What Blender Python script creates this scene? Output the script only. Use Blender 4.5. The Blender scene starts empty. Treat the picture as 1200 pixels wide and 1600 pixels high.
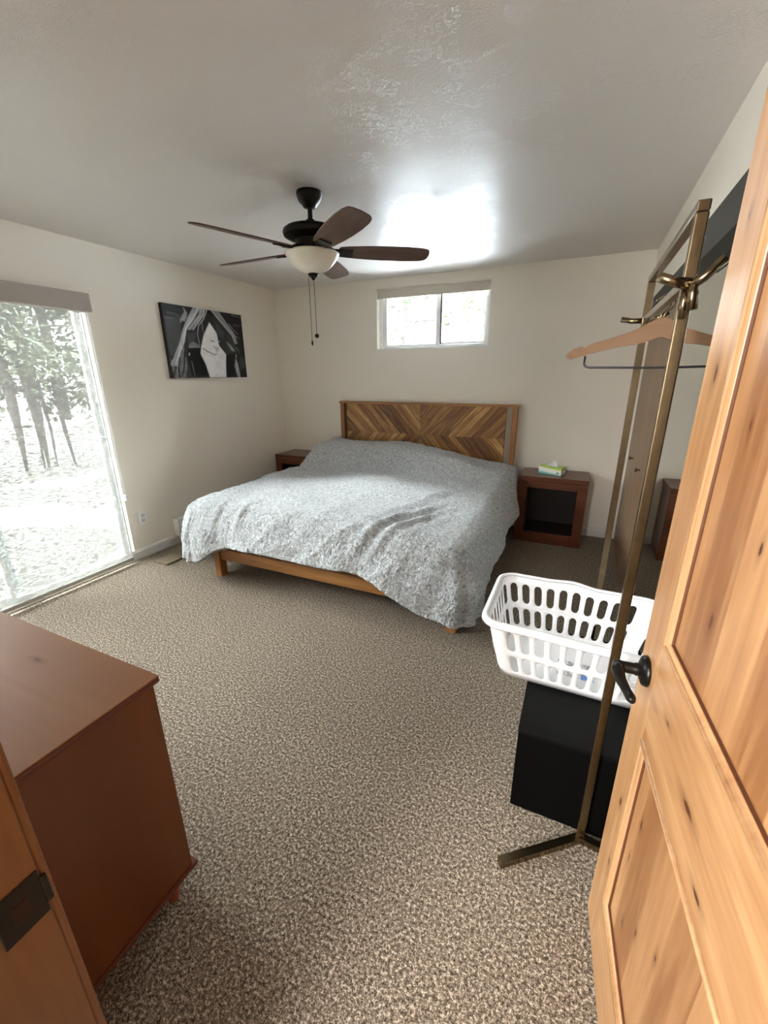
import bpy, bmesh, math, random
import numpy as np
from mathutils import Vector, Matrix, noise as mnoise
random.seed(7)
PI = math.pi
S = bpy.context.scene
COL = S.collection

# ------------------------------------------------------------------ camera
CAMZ = 1.5256
yaw, pitch, roll, FPX = -0.433613, 0.318418, 0.007719, 655.24
cy_, sy_, cp_, sp_ = math.cos(yaw), math.sin(yaw), math.cos(pitch), math.sin(pitch)
fw = Vector((sy_*cp_, cy_*cp_, -sp_)); rt = Vector((cy_, -sy_, 0)); dn = fw.cross(rt)
rt2 = rt*math.cos(roll) + dn*math.sin(roll); dn2 = -rt*math.sin(roll) + dn*math.cos(roll)
cam_d = bpy.data.cameras.new('camera'); cam = bpy.data.objects.new('camera', cam_d); COL.objects.link(cam)
up2 = -dn2; bk = -fw
cam.matrix_world = Matrix(((rt2.x, up2.x, bk.x, 0), (rt2.y, up2.y, bk.y, 0), (rt2.z, up2.z, bk.z, CAMZ), (0, 0, 0, 1)))
cam_d.sensor_fit = 'VERTICAL'; cam_d.sensor_height = 32.0; cam_d.lens = FPX/1600*32.0
cam_d.clip_start = 0.01; cam_d.clip_end = 300
S.camera = cam

# ------------------------------------------------------------------ light
S.view_settings.view_transform = 'Standard'; S.view_settings.look = 'None'
S.view_settings.gamma = 1.0; S.view_settings.use_curve_mapping = False
S.view_settings.exposure = 2.05
S.cycles.max_bounces = 14; S.cycles.diffuse_bounces = 7; S.cycles.transparent_max_bounces = 12
S.cycles.sample_clamp_indirect = 8.0
S.cycles.use_denoising = True
W = bpy.data.worlds.new('sky'); S.world = W; W.use_nodes = True
nt = W.node_tree; nt.nodes.clear()
wo = nt.nodes.new('ShaderNodeOutputWorld'); bg = nt.nodes.new('ShaderNodeBackground')
tc = nt.nodes.new('ShaderNodeTexCoord'); sx = nt.nodes.new('ShaderNodeSeparateXYZ')
mr = nt.nodes.new('ShaderNodeMapRange'); mr.inputs['From Min'].default_value = 0.22; mr.inputs['From Max'].default_value = 0.7
mr.inputs['To Min'].default_value = 3.0; mr.inputs['To Max'].default_value = 34.0
nt.links.new(tc.outputs['Generated'], sx.inputs[0]); nt.links.new(sx.outputs['Z'], mr.inputs['Value'])
nt.links.new(mr.outputs[0], bg.inputs['Strength']); bg.inputs['Color'].default_value = (0.97, 0.985, 1.0, 1)
nt.links.new(bg.outputs[0], wo.inputs[0])
def light(name, typ, loc, direction, energy, color=(1, 1, 1), size=None, portal=False):
    d = bpy.data.lights.new(name, typ); d.energy = energy; d.color = color
    if typ == 'AREA':
        d.shape = 'RECTANGLE'; d.size, d.size_y = size
    if portal: d.cycles.is_portal = True
    o = bpy.data.objects.new(name, d); COL.objects.link(o); o.location = loc
    o.rotation_euler = Vector(direction).to_track_quat('-Z', 'Y').to_euler()
    return o
sun = light('sun', 'SUN', (0, 0, 12), (-0.55, 0.5, -0.66), 8.0, (1.0, 0.96, 0.9)); sun.data.angle = 0.01
pl_ = light('patio_fill', 'AREA', (-7.8, -0.6, 3.66), (4.8, 1.9, -1.8), 560.0, (0.97, 0.985, 1.0), size=(6.4, 1.9)); pl_.data.spread = math.radians(100)  # added lamp above the sightline, fills the room through the patio door
wl_ = light('window_fill', 'AREA', (-1.5, 7.3, 5.0), (0, -4.4, -3.6), 22.0, (0.90, 0.95, 1.0), size=(3.6, 2.6)); wl_.data.spread = math.radians(70)  # added lamp outside the high window, brightens the bed top
light('window_portal', 'AREA', (-1.49, 4.56, 2.06), (0, -1, 0), 1, size=(1.2, 0.6), portal=True)
light('patio_portal', 'AREA', (-3.56, 1.17, 1.0), (1, 0, 0), 1, size=(2.1, 1.8), portal=True)
light('hall_fill', 'AREA', (-0.86, -1.35, 1.65), (0.42, 1, -0.08), 36.0, (1.0, 0.97, 0.93), size=(0.6, 1.2))  # added lamp behind the camera, lifts basket, door and back wall

# ------------------------------------------------------------------ helpers
def box(bm, x0, x1, y0, y1, z0, z1, bev=0.0, seg=2, M=None):
    vs = [bm.verts.new((x, y, z)) for x in (x0, x1) for y in (y0, y1) for z in (z0, z1)]
    fs = [(0, 1, 3, 2), (4, 6, 7, 5), (0, 4, 5, 1), (2, 3, 7, 6), (0, 2, 6, 4), (1, 5, 7, 3)]
    fl = [bm.faces.new([vs[i] for i in f]) for f in fs]
    if bev > 0:
        es = list({e for f in fl for e in f.edges})
        r = bmesh.ops.bevel(bm, geom=es, offset=bev, segments=seg, affect='EDGES', profile=0.5)
        vs = list({v for f in r['faces'] for v in f.verts} | {v for v in vs if v.is_valid})
    if M is not None:
        bmesh.ops.transform(bm, matrix=M, verts=[v for v in vs if v.is_valid])
    return vs
def BOX(*a, **k):
    bm = bmesh.new(); box(bm, *a, **k); return bm
def lathe(bm, prof, n=32, c=(0, 0, 0), cap=True):
    rings = []
    for r, z in prof:
        rings.append([bm.verts.new((c[0]+r*math.cos(2*PI*i/n), c[1]+r*math.sin(2*PI*i/n), c[2]+z)) for i in range(n)])
    for a, b in zip(rings, rings[1:]):
        for i in range(n): bm.faces.new((a[i], a[(i+1) % n], b[(i+1) % n], b[i]))
    if cap:
        bm.faces.new(list(reversed(rings[0]))); bm.faces.new(rings[-1])
def tube(bm, pts, r, n=10, cap=True, sq=None):
    """round tube (or rectangular bar when sq=(w,h)) along points"""
    pts = [Vector(p) for p in pts]; rings = []
    t0 = (pts[1]-pts[0]).normalized(); ref = Vector((0, 0, 1)) if abs(t0.z) < 0.9 else Vector((1, 0, 0))
    u = t0.cross(ref).normalized()
    for i, p in enumerate(pts):
        t = (pts[min(i+1, len(pts)-1)]-pts[max(i-1, 0)]).normalized()
        u = (u - t*u.dot(t)).normalized(); v = t.cross(u)
        rr = r[i] if isinstance(r, (list, tuple)) else r
        if sq:
            w, h = sq[0]/2, sq[1]/2
            ring = [p+u*a*w+v*b*h for a, b in ((-1, -1), (1, -1), (1, 1), (-1, 1))]
        else:
            ring = [p+u*rr*math.cos(2*PI*k/n)+v*rr*math.sin(2*PI*k/n) for k in range(n)]
        rings.append([bm.verts.new(q) for q in ring])
    m = len(rings[0])
    for a, b in zip(rings, rings[1:]):
        for k in range(m): bm.faces.new((a[k], a[(k+1) % m], b[(k+1) % m], b[k]))
    if cap: bm.faces.new(list(reversed(rings[0]))); bm.faces.new(rings[-1])
def obj(name, bm, mat, parent=None, smooth=False):
    bmesh.ops.recalc_face_normals(bm, faces=bm.faces)
    me = bpy.data.meshes.new(name); bm.to_mesh(me); bm.free()
    if smooth:
        for p in me.polygons: p.use_smooth = True
    o = bpy.data.objects.new(name, me); COL.objects.link(o)
    for m_ in (mat if isinstance(mat, (list, tuple)) else [mat]): me.materials.append(m_)
    if parent is not None: o.parent = parent
    return o
def auto(o, ang=35):
    for p in o.data.polygons: p.use_smooth = True
    m_ = o.modifiers.new('edge_split', 'EDGE_SPLIT'); m_.split_angle = math.radians(ang); return o
def bevel(o, w, seg=2):
    m_ = o.modifiers.new('bevel', 'BEVEL'); m_.width = w; m_.segments = seg; m_.limit_method = 'ANGLE'; return o
def tag(o, label, cat, group=None, kind=None):
    o['label'] = label
    if cat: o['category'] = cat
    if group: o['group'] = group
    if kind: o['kind'] = kind
    return o
def thing(name, label, cat, loc=(0, 0, 0), rz=0, group=None):
    o = bpy.data.objects.new(name, None); COL.objects.link(o); o.location = loc; o.rotation_euler = (0, 0, rz)
    o.empty_display_size = 0.1
    return tag(o, label, cat, group)
def struct(name, bm, mat, smooth=False):
    o = obj(name, bm, mat, None, smooth); o['kind'] = 'structure'; return o
def copy_tree(o, parent=None):
    c = o.copy(); COL.objects.link(c); c.parent = parent
    for ch in [x for x in COL.objects if x.parent == o]: copy_tree(ch, c)
    return c

# ------------------------------------------------------------------ materials
class NT:
    def __init__(s, name):
        s.m = bpy.data.materials.new(name); s.m.use_nodes = True; s.t = s.m.node_tree; s.t.nodes.clear()
        s.out = s.n('OutputMaterial'); s.b = s.n('BsdfPrincipled'); s.l(s.b, 0, s.out, 0)
        s.co = s.n('TexCoord').outputs['Object']
    def n(s, typ, **k):
        nd = s.t.nodes.new('ShaderNode'+typ)
        for a, v in k.items(): setattr(nd, a, v)
        return nd
    def l(s, a, ia, b, ib):
        s.t.links.new(a.outputs[ia], b.inputs[ib])
    def set(s, sock, v):
        if hasattr(v, 'outputs'): v = v.outputs[0]
        if isinstance(v, bpy.types.NodeSocket): s.t.links.new(v, sock)
        else: sock.default_value = v
    def math(s, op, a, b=0.0, c=0.0):
        nd = s.n('Math', operation=op); s.set(nd.inputs[0], a); s.set(nd.inputs[1], b)
        if len(nd.inputs) > 2: s.set(nd.inputs[2], c)
        return nd.outputs[0]
    def map(s, scale=(1, 1, 1), loc=(0, 0, 0), rot=(0, 0, 0), v=None):
        nd = s.n('Mapping'); s.set(nd.inputs['Vector'], s.co if v is None else v)
        nd.inputs['Scale'].default_value = scale; nd.inputs['Location'].default_value = loc; nd.inputs['Rotation'].default_value = rot
        return nd.outputs[0]
    def noise(s, scale, detail=3, rough=0.5, dist=0.0, v=None):
        nd = s.n('TexNoise'); s.set(nd.inputs['Vector'], s.co if v is None else v)
        nd.inputs['Scale'].default_value = scale; nd.inputs['Detail'].default_value = detail
        nd.inputs['Roughness'].default_value = rough; nd.inputs['Distortion'].default_value = dist
        return nd.outputs[0]
    def ramp(s, f, stops):
        nd = s.n('ValToRGB'); s.set(nd.inputs[0], f); e = nd.color_ramp.elements
        while len(e) < len(stops): e.new(0.5)
        for i, (p, c) in enumerate(stops):
            e[i].position = p; e[i].color = (*c, 1) if len(c) == 3 else c
        return nd.outputs[0]
    def mix(s, f, a, b, blend='MIX'):
        nd = s.n('Mix', data_type='RGBA', blend_type=blend)
        s.set(nd.inputs[0], f)
        for k, v in ((6, a), (7, b)):
            s.set(nd.inputs[k], (*v, 1) if isinstance(v, tuple) and len(v) == 3 else v)
        return nd.outputs[2]
    def bump(s, h, strength=0.3, dist=0.01, normal=None):
        nd = s.n('Bump'); s.set(nd.inputs['Height'], h); nd.inputs['Strength'].default_value = strength
        nd.inputs['Distance'].default_value = dist
        if normal is not None: s.set(nd.inputs['Normal'], normal)
        s.t.links.new(nd.outputs[0], s.b.inputs['Normal']); return nd.outputs[0]
    def P(s, **k):
        for a, v in k.items():
            s.set(s.b.inputs[a.replace('_', ' ')], (*v, 1) if isinstance(v, tuple) and len(v) == 3 else v)
        return s
def plain(name, c, rough=0.5, metal=0.0, noise=0.06, scale=30, bump=0.0, **k):
    m = NT(name); f = m.noise(scale, 3)
    col = m.mix(f, tuple(x*(1-noise) for x in c), tuple(min(1, x*(1+noise)) for x in c))
    m.P(Base_Color=col, Roughness=rough, Metallic=metal, **k)
    if bump: m.bump(f, bump, 0.004)
    return m.m
def wood(name, cols, axis=2, scale=9.0, stave=0.0, saxis=0, rough=0.4, knots=(), kaxes=(1, 2), kcol=(0.10, 0.03, 0.01), vary=0.3, spec=0.5, grainy=0.35, off=(0, 0, 0)):
    m = NT(name)
    sc = [1.0, 1.0, 1.0]; sc[axis] = 0.09
    sep = m.n('SeparateXYZ'); m.set(sep.inputs[0], m.co)
    v = m.map(tuple(sc), off)
    if stave:
        warp = m.math('FLOOR', m.math('DIVIDE', m.math('ADD', sep.outputs[saxis], 10.0), stave))
        wn = m.n('TexWhiteNoise', noise_dimensions='1D'); m.set(wn.inputs['W'], warp)
        add = m.n('VectorMath', operation='ADD'); m.set(add.inputs[0], v)
        sc2 = m.n('VectorMath', operation='SCALE'); m.set(sc2.inputs[0], wn.outputs['Color']); sc2.inputs['Scale'].default_value = 7.0
        m.t.links.new(sc2.outputs[0], add.inputs[1]); v = add.outputs[0]
    n1 = m.noise(scale, 4, 0.55, 1.2, v); n2 = m.noise(scale*9, 3, 0.6, 0.2, v)
    f = m.math('ADD', m.math('MULTIPLY', n1, 1-grainy), m.math('MULTIPLY', n2, grainy))
    if stave:
        f = m.math('ADD', f, m.math('MULTIPLY', m.math('SUBTRACT', wn.outputs['Value'], 0.5), vary))
    col = m.ramp(f, [(0.25, cols[0]), (0.5, cols[1]), (0.75, cols[2])])
    if knots:
        acc = None
        wob = m.math('MULTIPLY', m.math('SUBTRACT', m.noise(35, 2), 0.5), 0.9)
        for (a, b, ra, rb) in knots:
            dx = m.math('DIVIDE', m.math('SUBTRACT', sep.outputs[kaxes[0]], a), ra)
            dy = m.math('DIVIDE', m.math('SUBTRACT', sep.outputs[kaxes[1]], b), rb)
            d = m.math('SQRT', m.math('ADD', m.math('MULTIPLY', dx, dx), m.math('MULTIPLY', dy, dy)))
            acc = d if acc is None else m.math('MINIMUM', acc, d)
        kf = m.ramp(m.math('MULTIPLY', m.math('ADD', acc, wob), 0.4), [(0.14, (1, 1, 1)), (0.24, (0.38, 0.38, 0.38)), (0.75, (0, 0, 0))])
        col = m.mix(kf, col, kcol)
    m.P(Base_Color=col, Roughness=rough, Specular_IOR_Level=spec)
    m.bump(n2, 0.08, 0.002)
    return m.m

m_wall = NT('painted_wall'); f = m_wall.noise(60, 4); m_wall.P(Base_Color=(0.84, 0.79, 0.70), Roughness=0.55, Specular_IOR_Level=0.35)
m_wall.bump(f, 0.12, 0.003); m_wall = m_wall.m
c = NT('textured_ceiling')
n_big = c.noise(7, 3, 0.5, 0.6); n_ridge = c.noise(26, 5, 0.65, 1.6); n_fine = c.noise(150, 2)
mask = c.ramp(n_big, [(0.47, (0, 0, 0)), (0.62, (1, 1, 1))])
rid = c.ramp(n_ridge, [(0.50, (0, 0, 0)), (0.545, (1, 1, 1)), (0.60, (0.2, 0.2, 0.2)), (0.8, (0.6, 0.6, 0.6))])
h = c.math('ADD', c.math('MULTIPLY', c.math('MULTIPLY', rid, mask), 1.0), c.math('MULTIPLY', n_fine, 0.22))
h = c.math('ADD', h, c.math('MULTIPLY', c.noise(2.2, 1), 2.5))
c.P(Base_Color=(0.69, 0.65, 0.615), Roughness=0.34, Specular_IOR_Level=0.17)
c.bump(h, 0.35, 0.008); m_ceil = c.m
c = NT('speckled_carpet')
n1 = c.noise(105, 3, 0.75); n2 = c.noise(260, 2, 0.6); n3 = c.noise(2.5, 2)
f = c.math('ADD', c.math('MULTIPLY', n1, 0.65), c.math('MULTIPLY', n2, 0.35))
col = c.ramp(f, [(0.39, (0.020, 0.013, 0.008)), (0.47, (0.155, 0.120, 0.087)), (0.53, (0.30, 0.246, 0.190)), (0.60, (0.76, 0.66, 0.54))])
col = c.mix(c.math('MULTIPLY', n3, 0.25), col, (0.23, 0.19, 0.15))
c.P(Base_Color=col, Roughness=0.95, Specular_IOR_Level=0.1)
c.bump(f, 1.0, 0.012); m_carpet = c.m
m_trim = plain('white_trim_paint', (0.72, 0.70, 0.66), 0.4)
m_white = plain('white_vinyl', (0.82, 0.83, 0.83), 0.35)
m_heater = plain('cream_enamel', (0.74, 0.74, 0.70), 0.35)
m_dark = plain('dark_slot', (0.02, 0.02, 0.02), 0.7)
m_bronze = plain('oil_rubbed_bronze', (0.010, 0.008, 0.007), 0.32, 0.5)
m_fanmetal = plain('matte_bronze_fan_metal', (0.012, 0.010, 0.009), 0.4, 0.5)
m_brass = plain('brushed_antique_brass', (0.23, 0.172, 0.10), 0.25, 1.0, 0.25, 40)
m_black = plain('black_cabinet', (0.002, 0.002, 0.002), 0.6, Specular_IOR_Level=0.06)
m_blackwire = plain('black_wire', (0.01, 0.01, 0.012), 0.4)
m_plastic = plain('white_plastic', (0.90, 0.90, 0.92), 0.3, noise=0.02)
m_header = plain('dark_bronze_header', (0.055, 0.050, 0.042), 0.6, 0.0, Specular_IOR_Level=0.2)
m_glassbowl = plain('frosted_glass_bowl', (0.80, 0.77, 0.66), 0.25, Transmission_Weight=0.0, Subsurface_Weight=0.2)
m_mirror = plain('mirror', (0.80, 0.83, 0.80), 0.01, 1.0, 0.0)
alder = [(0.27, 0.115, 0.042), (0.47, 0.25, 0.11), (0.66, 0.42, 0.215)]
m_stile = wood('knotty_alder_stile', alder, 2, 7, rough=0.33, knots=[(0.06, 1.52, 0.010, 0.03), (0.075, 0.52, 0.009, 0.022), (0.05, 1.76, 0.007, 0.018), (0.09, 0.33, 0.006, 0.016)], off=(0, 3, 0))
m_rail = wood('knotty_alder_rail', alder, 1, 7, rough=0.33, knots=[(0.36, 0.865, 0.035, 0.012), (0.45, 0.80, 0.03, 0.010), (0.22, 0.90, 0.02, 0.006)])
m_panel = wood('knotty_alder_panel', alder, 2, 6, 0.105, 1, rough=0.35, vary=0.52, knots=[(0.19, 0.60, 0.010, 0.022), (0.29, 0.42, 0.008, 0.02), (0.25, 1.14, 0.010, 0.03), (0.30, 1.0, 0.008, 0.02), (0.22, 0.33, 0.008, 0.02), (0.33, 1.3, 0.006, 0.02), (0.21, 1.45, 0.006, 0.018), (0.17, 0.47, 0.005, 0.02), (0.38, 0.52, 0.008, 0.02)])
m_mould = wood('alder_moulding', [(0.34, 0.165, 0.07), (0.45, 0.25, 0.118), (0.54, 0.33, 0.165)], 2, 10, rough=0.25, off=(1, 0, 0))
m_groove_shade = plain('groove_shade_brown', (0.10, 0.032, 0.010), 0.6)  # dark brown standing in for shade inside the moulding grooves
m_jamb_shaded = wood('shaded_alder_jamb', [(0.12, 0.045, 0.013), (0.17, 0.068, 0.020), (0.22, 0.095, 0.032)], 2, 8, rough=0.4)  # same alder as the door, with the jamb's shade put into its colour
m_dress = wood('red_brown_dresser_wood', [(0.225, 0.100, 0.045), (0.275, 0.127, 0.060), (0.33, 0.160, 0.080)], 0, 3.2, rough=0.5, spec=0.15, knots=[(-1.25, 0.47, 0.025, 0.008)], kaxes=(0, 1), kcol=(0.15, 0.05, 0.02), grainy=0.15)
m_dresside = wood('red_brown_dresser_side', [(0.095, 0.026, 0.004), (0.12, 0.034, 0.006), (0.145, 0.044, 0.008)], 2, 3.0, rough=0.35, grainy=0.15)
m_dressedge = plain('dark_dresser_edge', (0.10, 0.022, 0.012), 0.35)
m_frame = wood('acacia_bed_rail', [(0.20, 0.075, 0.02), (0.38, 0.17, 0.05), (0.55, 0.29, 0.10)], 0, 9, rough=0.4)
m_post = wood('acacia_bed_post', [(0.16, 0.055, 0.018), (0.33, 0.14, 0.045), (0.46, 0.22, 0.08)], 2, 9, rough=0.4)
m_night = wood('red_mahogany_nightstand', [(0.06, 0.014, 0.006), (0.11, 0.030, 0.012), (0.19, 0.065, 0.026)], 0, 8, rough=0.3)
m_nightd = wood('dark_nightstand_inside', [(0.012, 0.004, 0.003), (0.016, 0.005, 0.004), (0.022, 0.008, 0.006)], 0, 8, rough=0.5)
m_closet = wood('brown_closet_veneer', [(0.24, 0.145, 0.08), (0.29, 0.18, 0.102), (0.34, 0.215, 0.125)], 2, 4, rough=0.4, spec=0.3, grainy=0.2)
m_blade = wood('walnut_fan_blade', [(0.045, 0.02, 0.012), (0.10, 0.05, 0.032), (0.20, 0.115, 0.08)], 0, 12, rough=0.35)
m_board = wood('taupe_floor_board', [(0.14, 0.105, 0.065), (0.18, 0.137, 0.088), (0.22, 0.17, 0.11)], 1, 8, rough=0.5)
m_hanger = wood('pale_beech_hanger', [(0.15, 0.082, 0.042), (0.185, 0.104, 0.057), (0.22, 0.128, 0.073)], 0, 10, rough=0.65, spec=0.2)
# thin window glass: clear with a faint surface reflection
g = NT('window_glass'); tr = g.n('BsdfTransparent'); gl = g.n('BsdfGlossy'); gl.inputs['Roughness'].default_value = 0.02
fr = g.n('Fresnel'); fr.inputs['IOR'].default_value = 1.35; mx = g.n('MixShader'); g.l(fr, 0, mx, 0); g.l(tr, 0, mx, 1); g.l(gl, 0, mx, 2)
tr.inputs[0].default_value = (0.94, 0.97, 0.96, 1); g.l(mx, 0, g.out, 0); m_glass = g.m
# woven solar shade fabric
g = NT('woven_shade_fabric'); tr = g.n('BsdfTransparent'); tl = g.n('BsdfTranslucent'); df = g.n('BsdfDiffuse')
v = g.map((1, 8, 38)); nz = g.noise(3.2, 3, 0.7, 0.5, v); nz2 = g.noise(9, 2, 0.6, 0, v)
ff = g.math('ADD', g.math('MULTIPLY', nz, 0.7), g.math('MULTIPLY', nz2, 0.3))
op = g.ramp(ff, [(0.36, (0.0,)*3), (0.64, (0.40,)*3)])
cc = g.ramp(ff, [(0.36, (0.50, 0.49, 0.45)), (0.60, (0.93, 0.92, 0.88))])
g.t.links.new(cc, df.inputs[0]); g.t.links.new(g.mix(0.98, cc, (0.0, 0.0, 0.0)), tl.inputs[0])
m1 = g.n('MixShader'); m1.inputs[0].default_value = 0.35; g.l(tl, 0, m1, 1); g.l(df, 0, m1, 2)
m2 = g.n('MixShader'); g.t.links.new(op, m2.inputs[0]); g.l(m1, 0, m2, 1); g.l(tr, 0, m2, 2); g.l(m2, 0, g.out, 0); m_shade = g.m
m_valance = plain('grey_beige_blind_fabric', (0.40, 0.36, 0.32), 0.8, bump=0.3, scale=120)
m_valance2 = plain('cream_blind_fabric', (0.58, 0.53, 0.45), 0.8, bump=0.2, scale=120)
# sherpa comforter
g = NT('grey_sherpa_fleece'); n1 = g.noise(62, 4, 0.7, 0.8); n2 = g.noise(220, 2, 0.6)
vo = g.n('TexVoronoi'); g.set(vo.inputs['Vector'], g.co); vo.inputs['Scale'].default_value = 95
hh = g.math('ADD', g.math('MULTIPLY', n1, 0.7), g.math('MULTIPLY', g.math('SUBTRACT', 1.0, vo.outputs['Distance']), 0.35))
col = g.ramp(n1, [(0.36, (0.36, 0.376, 0.40)), (0.5, (0.66, 0.68, 0.71)), (0.62, (0.90, 0.92, 0.94))])
g.P(Base_Color=col, Roughness=0.95, Specular_IOR_Level=0.1, Sheen_Weight=0.35, Sheen_Roughness=0.5)
g.bump(hh, 1.0, 0.03); m_sherpa = g.m
m_cotton = plain('white_mattress_ticking', (0.72, 0.72, 0.70), 0.8)
# headboard chevron planks
g = NT('chevron_reclaimed_planks'); sep = g.n('SeparateXYZ'); g.set(sep.inputs[0], g.co)
XC, ZC = -1.545, 0.905
dxs = g.math('SUBTRACT', sep.outputs[0], XC); s_ = g.math('ABSOLUTE', dxs)
dzs = g.math('SUBTRACT', sep.outputs[2], ZC); t_ = g.math('ABSOLUTE', dzs)
ca, sa = math.cos(math.radians(48)), math.sin(math.radians(48))
across = g.math('SUBTRACT', g.math('MULTIPLY', t_, ca), g.math('MULTIPLY', s_, sa))
along = g.math('ADD', g.math('MULTIPLY', t_, sa), g.math('MULTIPLY', s_, ca))
kk = g.math('DIVIDE', g.math('ADD', across, 5.0), 0.062)
idx = g.math('FLOOR', kk); frc = g.math('FRACT', kk)
side = g.math('ADD', g.math('MULTIPLY', g.math('GREATER_THAN', dxs, 0), 37.0), g.math('MULTIPLY', g.math('GREATER_THAN', dzs, 0), 91.0))
wn = g.n('TexWhiteNoise', noise_dimensions='1D'); g.set(wn.inputs['W'], g.math('ADD', idx, side))
cv = g.n('CombineXYZ'); g.set(cv.inputs[0], g.math('MULTIPLY', across, 1.0)); g.set(cv.inputs[1], g.math('MULTIPLY', along, 0.1)); g.set(cv.inputs[2], g.math('MULTIPLY', wn.outputs['Value'], 9.0))
gr = g.noise(22, 6, 0.65, 1.4, cv.outputs[0])
fcol = g.math('ADD', g.math('MULTIPLY', gr, 0.72), g.math('MULTIPLY', wn.outputs['Value'], 0.28))
col = g.ramp(fcol, [(0.30, (0.09, 0.032, 0.010)), (0.45, (0.22, 0.090, 0.024)), (0.58, (0.38, 0.185, 0.050)), (0.72, (0.60, 0.35, 0.12))])
edge = g.math('MINIMUM', frc, g.math('SUBTRACT', 1.0, frc))
edge = g.ramp(edge, [(0.0, (0, 0, 0)), (0.07, (1, 1, 1))])
col = g.mix(edge, (0.06, 0.02, 0.008), col)
g.P(Base_Color=col, Roughness=0.38); g.bump(g.math('ADD', g.math('MULTIPLY', edge, 0.5), g.math('MULTIPLY', gr, 0.1)), 0.5, 0.004); m_chev = g.m
# outdoors
g = NT('patchy_snow_ground'); n1 = g.noise(0.55, 3, 0.55, 0.3); n2 = g.noise(30, 4)
dirt = g.mix(n2, (0.006, 0.006, 0.0045), (0.028, 0.028, 0.022))
col = g.mix(g.ramp(n1, [(0.54, (0, 0, 0)), (0.63, (1, 1, 1))]), dirt, (0.30, 0.31, 0.33)); g.P(Base_Color=col, Roughness=0.9); g.bump(n2, 0.5, 0.03); m_snow = g.m
m_bark = plain('pine_bark', (0.016, 0.013, 0.012), 0.9, noise=0.5, scale=18, bump=0.8)
m_leaf = plain('pine_needles', (0.020, 0.027, 0.012), 0.8, noise=0.5, scale=3, Subsurface_Weight=0.0)
m_leaf2 = plain('yellow_green_leaves', (0.030, 0.034, 0.006), 0.8, noise=0.4, scale=3)

# ------------------------------------------------------------------ room shell
XL, XR, YB, YF, H = -3.366, 0.387, 4.331, 0.14, 2.44
T = 0.16
def wall_with_hole(axis, p0, p1, a0, a1, h0, h1, top=H):
    """axis 'x': wall slab between x=p0..p1, running a in y; hole (h0,h1)=((a,a),(z,z))"""
    bm = bmesh.new()
    def add(a, b, z, w):
        if b-a < 1e-6 or w-z < 1e-6: return
        if axis == 'x': box(bm, p0, p1, a, b, z, w)
        else: box(bm, a, b, p0, p1, z, w)
    add(a0, h0[0], 0, top); add(h0[1], a1, 0, top); add(h0[0], h0[1], 0, h1[0]); add(h0[0], h0[1], h1[1], top)
    return bm
struct('wall_left', wall_with_hole('x', XL-T, XL, -0.02, YB+T, (0.16, 2.13), (0.0, 2.06)), m_wall)
struct('wall_back', wall_with_hole('y', YB, YB+T, XL, XR+0.7, (-2.069, -0.900), (1.770, 2.350)), m_wall)
struct('wall_right', wall_with_hole('x', XR, XR+0.12, YF-0.14, YB, (0.62, 4.325), (0.0, 1.99)), m_wall)
struct('wall_closet', BOX(XR+0.62, XR+0.7, -0.02, YB, 0, H), m_wall)
struct('wall_front', wall_with_hole('y', 0.0, YF, XL, XR, (-0.565, 0.300), (0.0, 2.06)), m_wall)
struct('ceiling', BOX(XL-T, XR+0.7, -1.8, YB+T, H, H+0.15), m_ceil)
struct('floor', BOX(XL-T, XR+0.7, -1.8, YB+T, -0.12, 0.0), m_carpet)
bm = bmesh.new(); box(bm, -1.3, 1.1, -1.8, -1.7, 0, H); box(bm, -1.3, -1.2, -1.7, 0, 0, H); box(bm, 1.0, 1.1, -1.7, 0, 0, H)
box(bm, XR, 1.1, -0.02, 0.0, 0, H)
struct('wall_hall', bm, plain('low_bounce_hall_paint', (0.22, 0.20, 0.17), 0.7))  # unseen walls, coloured dark to cut light bounced onto the jamb
def baseboard(name, pts, n):
    bm = bmesh.new()
    (x0, y0), (x1, y1) = pts
    prof = [(0, 0), (0.014, 0), (0.014, 0.068), (0.010, 0.080), (0.004, 0.088), (0, 0.088)]
    a = [bm.verts.new((x0+n[0]*d, y0+n[1]*d, z)) for d, z in prof]; b = [bm.verts.new((x1+n[0]*d, y1+n[1]*d, z)) for d, z in prof]
    for i in range(len(prof)): j = (i+1) % len(prof); bm.faces.new((a[i], a[j], b[j], b[i]))
    bm.faces.new(a); bm.faces.new(b)
    struct(name, bm, m_trim)
baseboard('baseboard_left', ((XL, 2.10), (XL, YB)), (1, 0))
baseboard('baseboard_back', ((XL, YB), (XR, YB)), (0, -1))

# entry door frame: jambs, stops and casing
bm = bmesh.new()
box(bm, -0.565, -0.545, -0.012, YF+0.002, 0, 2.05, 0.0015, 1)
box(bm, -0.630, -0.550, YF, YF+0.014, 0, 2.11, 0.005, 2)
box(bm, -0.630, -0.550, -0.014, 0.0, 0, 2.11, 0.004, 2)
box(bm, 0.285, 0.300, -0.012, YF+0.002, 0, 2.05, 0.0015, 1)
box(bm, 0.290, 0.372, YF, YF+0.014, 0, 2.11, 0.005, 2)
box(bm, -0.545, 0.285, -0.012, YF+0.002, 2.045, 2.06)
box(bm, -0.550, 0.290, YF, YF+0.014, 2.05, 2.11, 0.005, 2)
jamb = struct('trim_1', bm, m_jamb_shaded); jamb['label'] = 'alder door jamb and casing, darkened as if in shade, at the lower left edge'
bm = bmesh.new()
box(bm, -0.5455, -0.5425, 0.092, 0.1405, 0.872, 0.945, 0.0012, 1)
box(bm, -0.5475, -0.5405, 0.1385, 0.1475, 0.886, 0.931, 0.003, 2)
sp = obj('strike_plate', bm, m_bronze, jamb)
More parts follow.
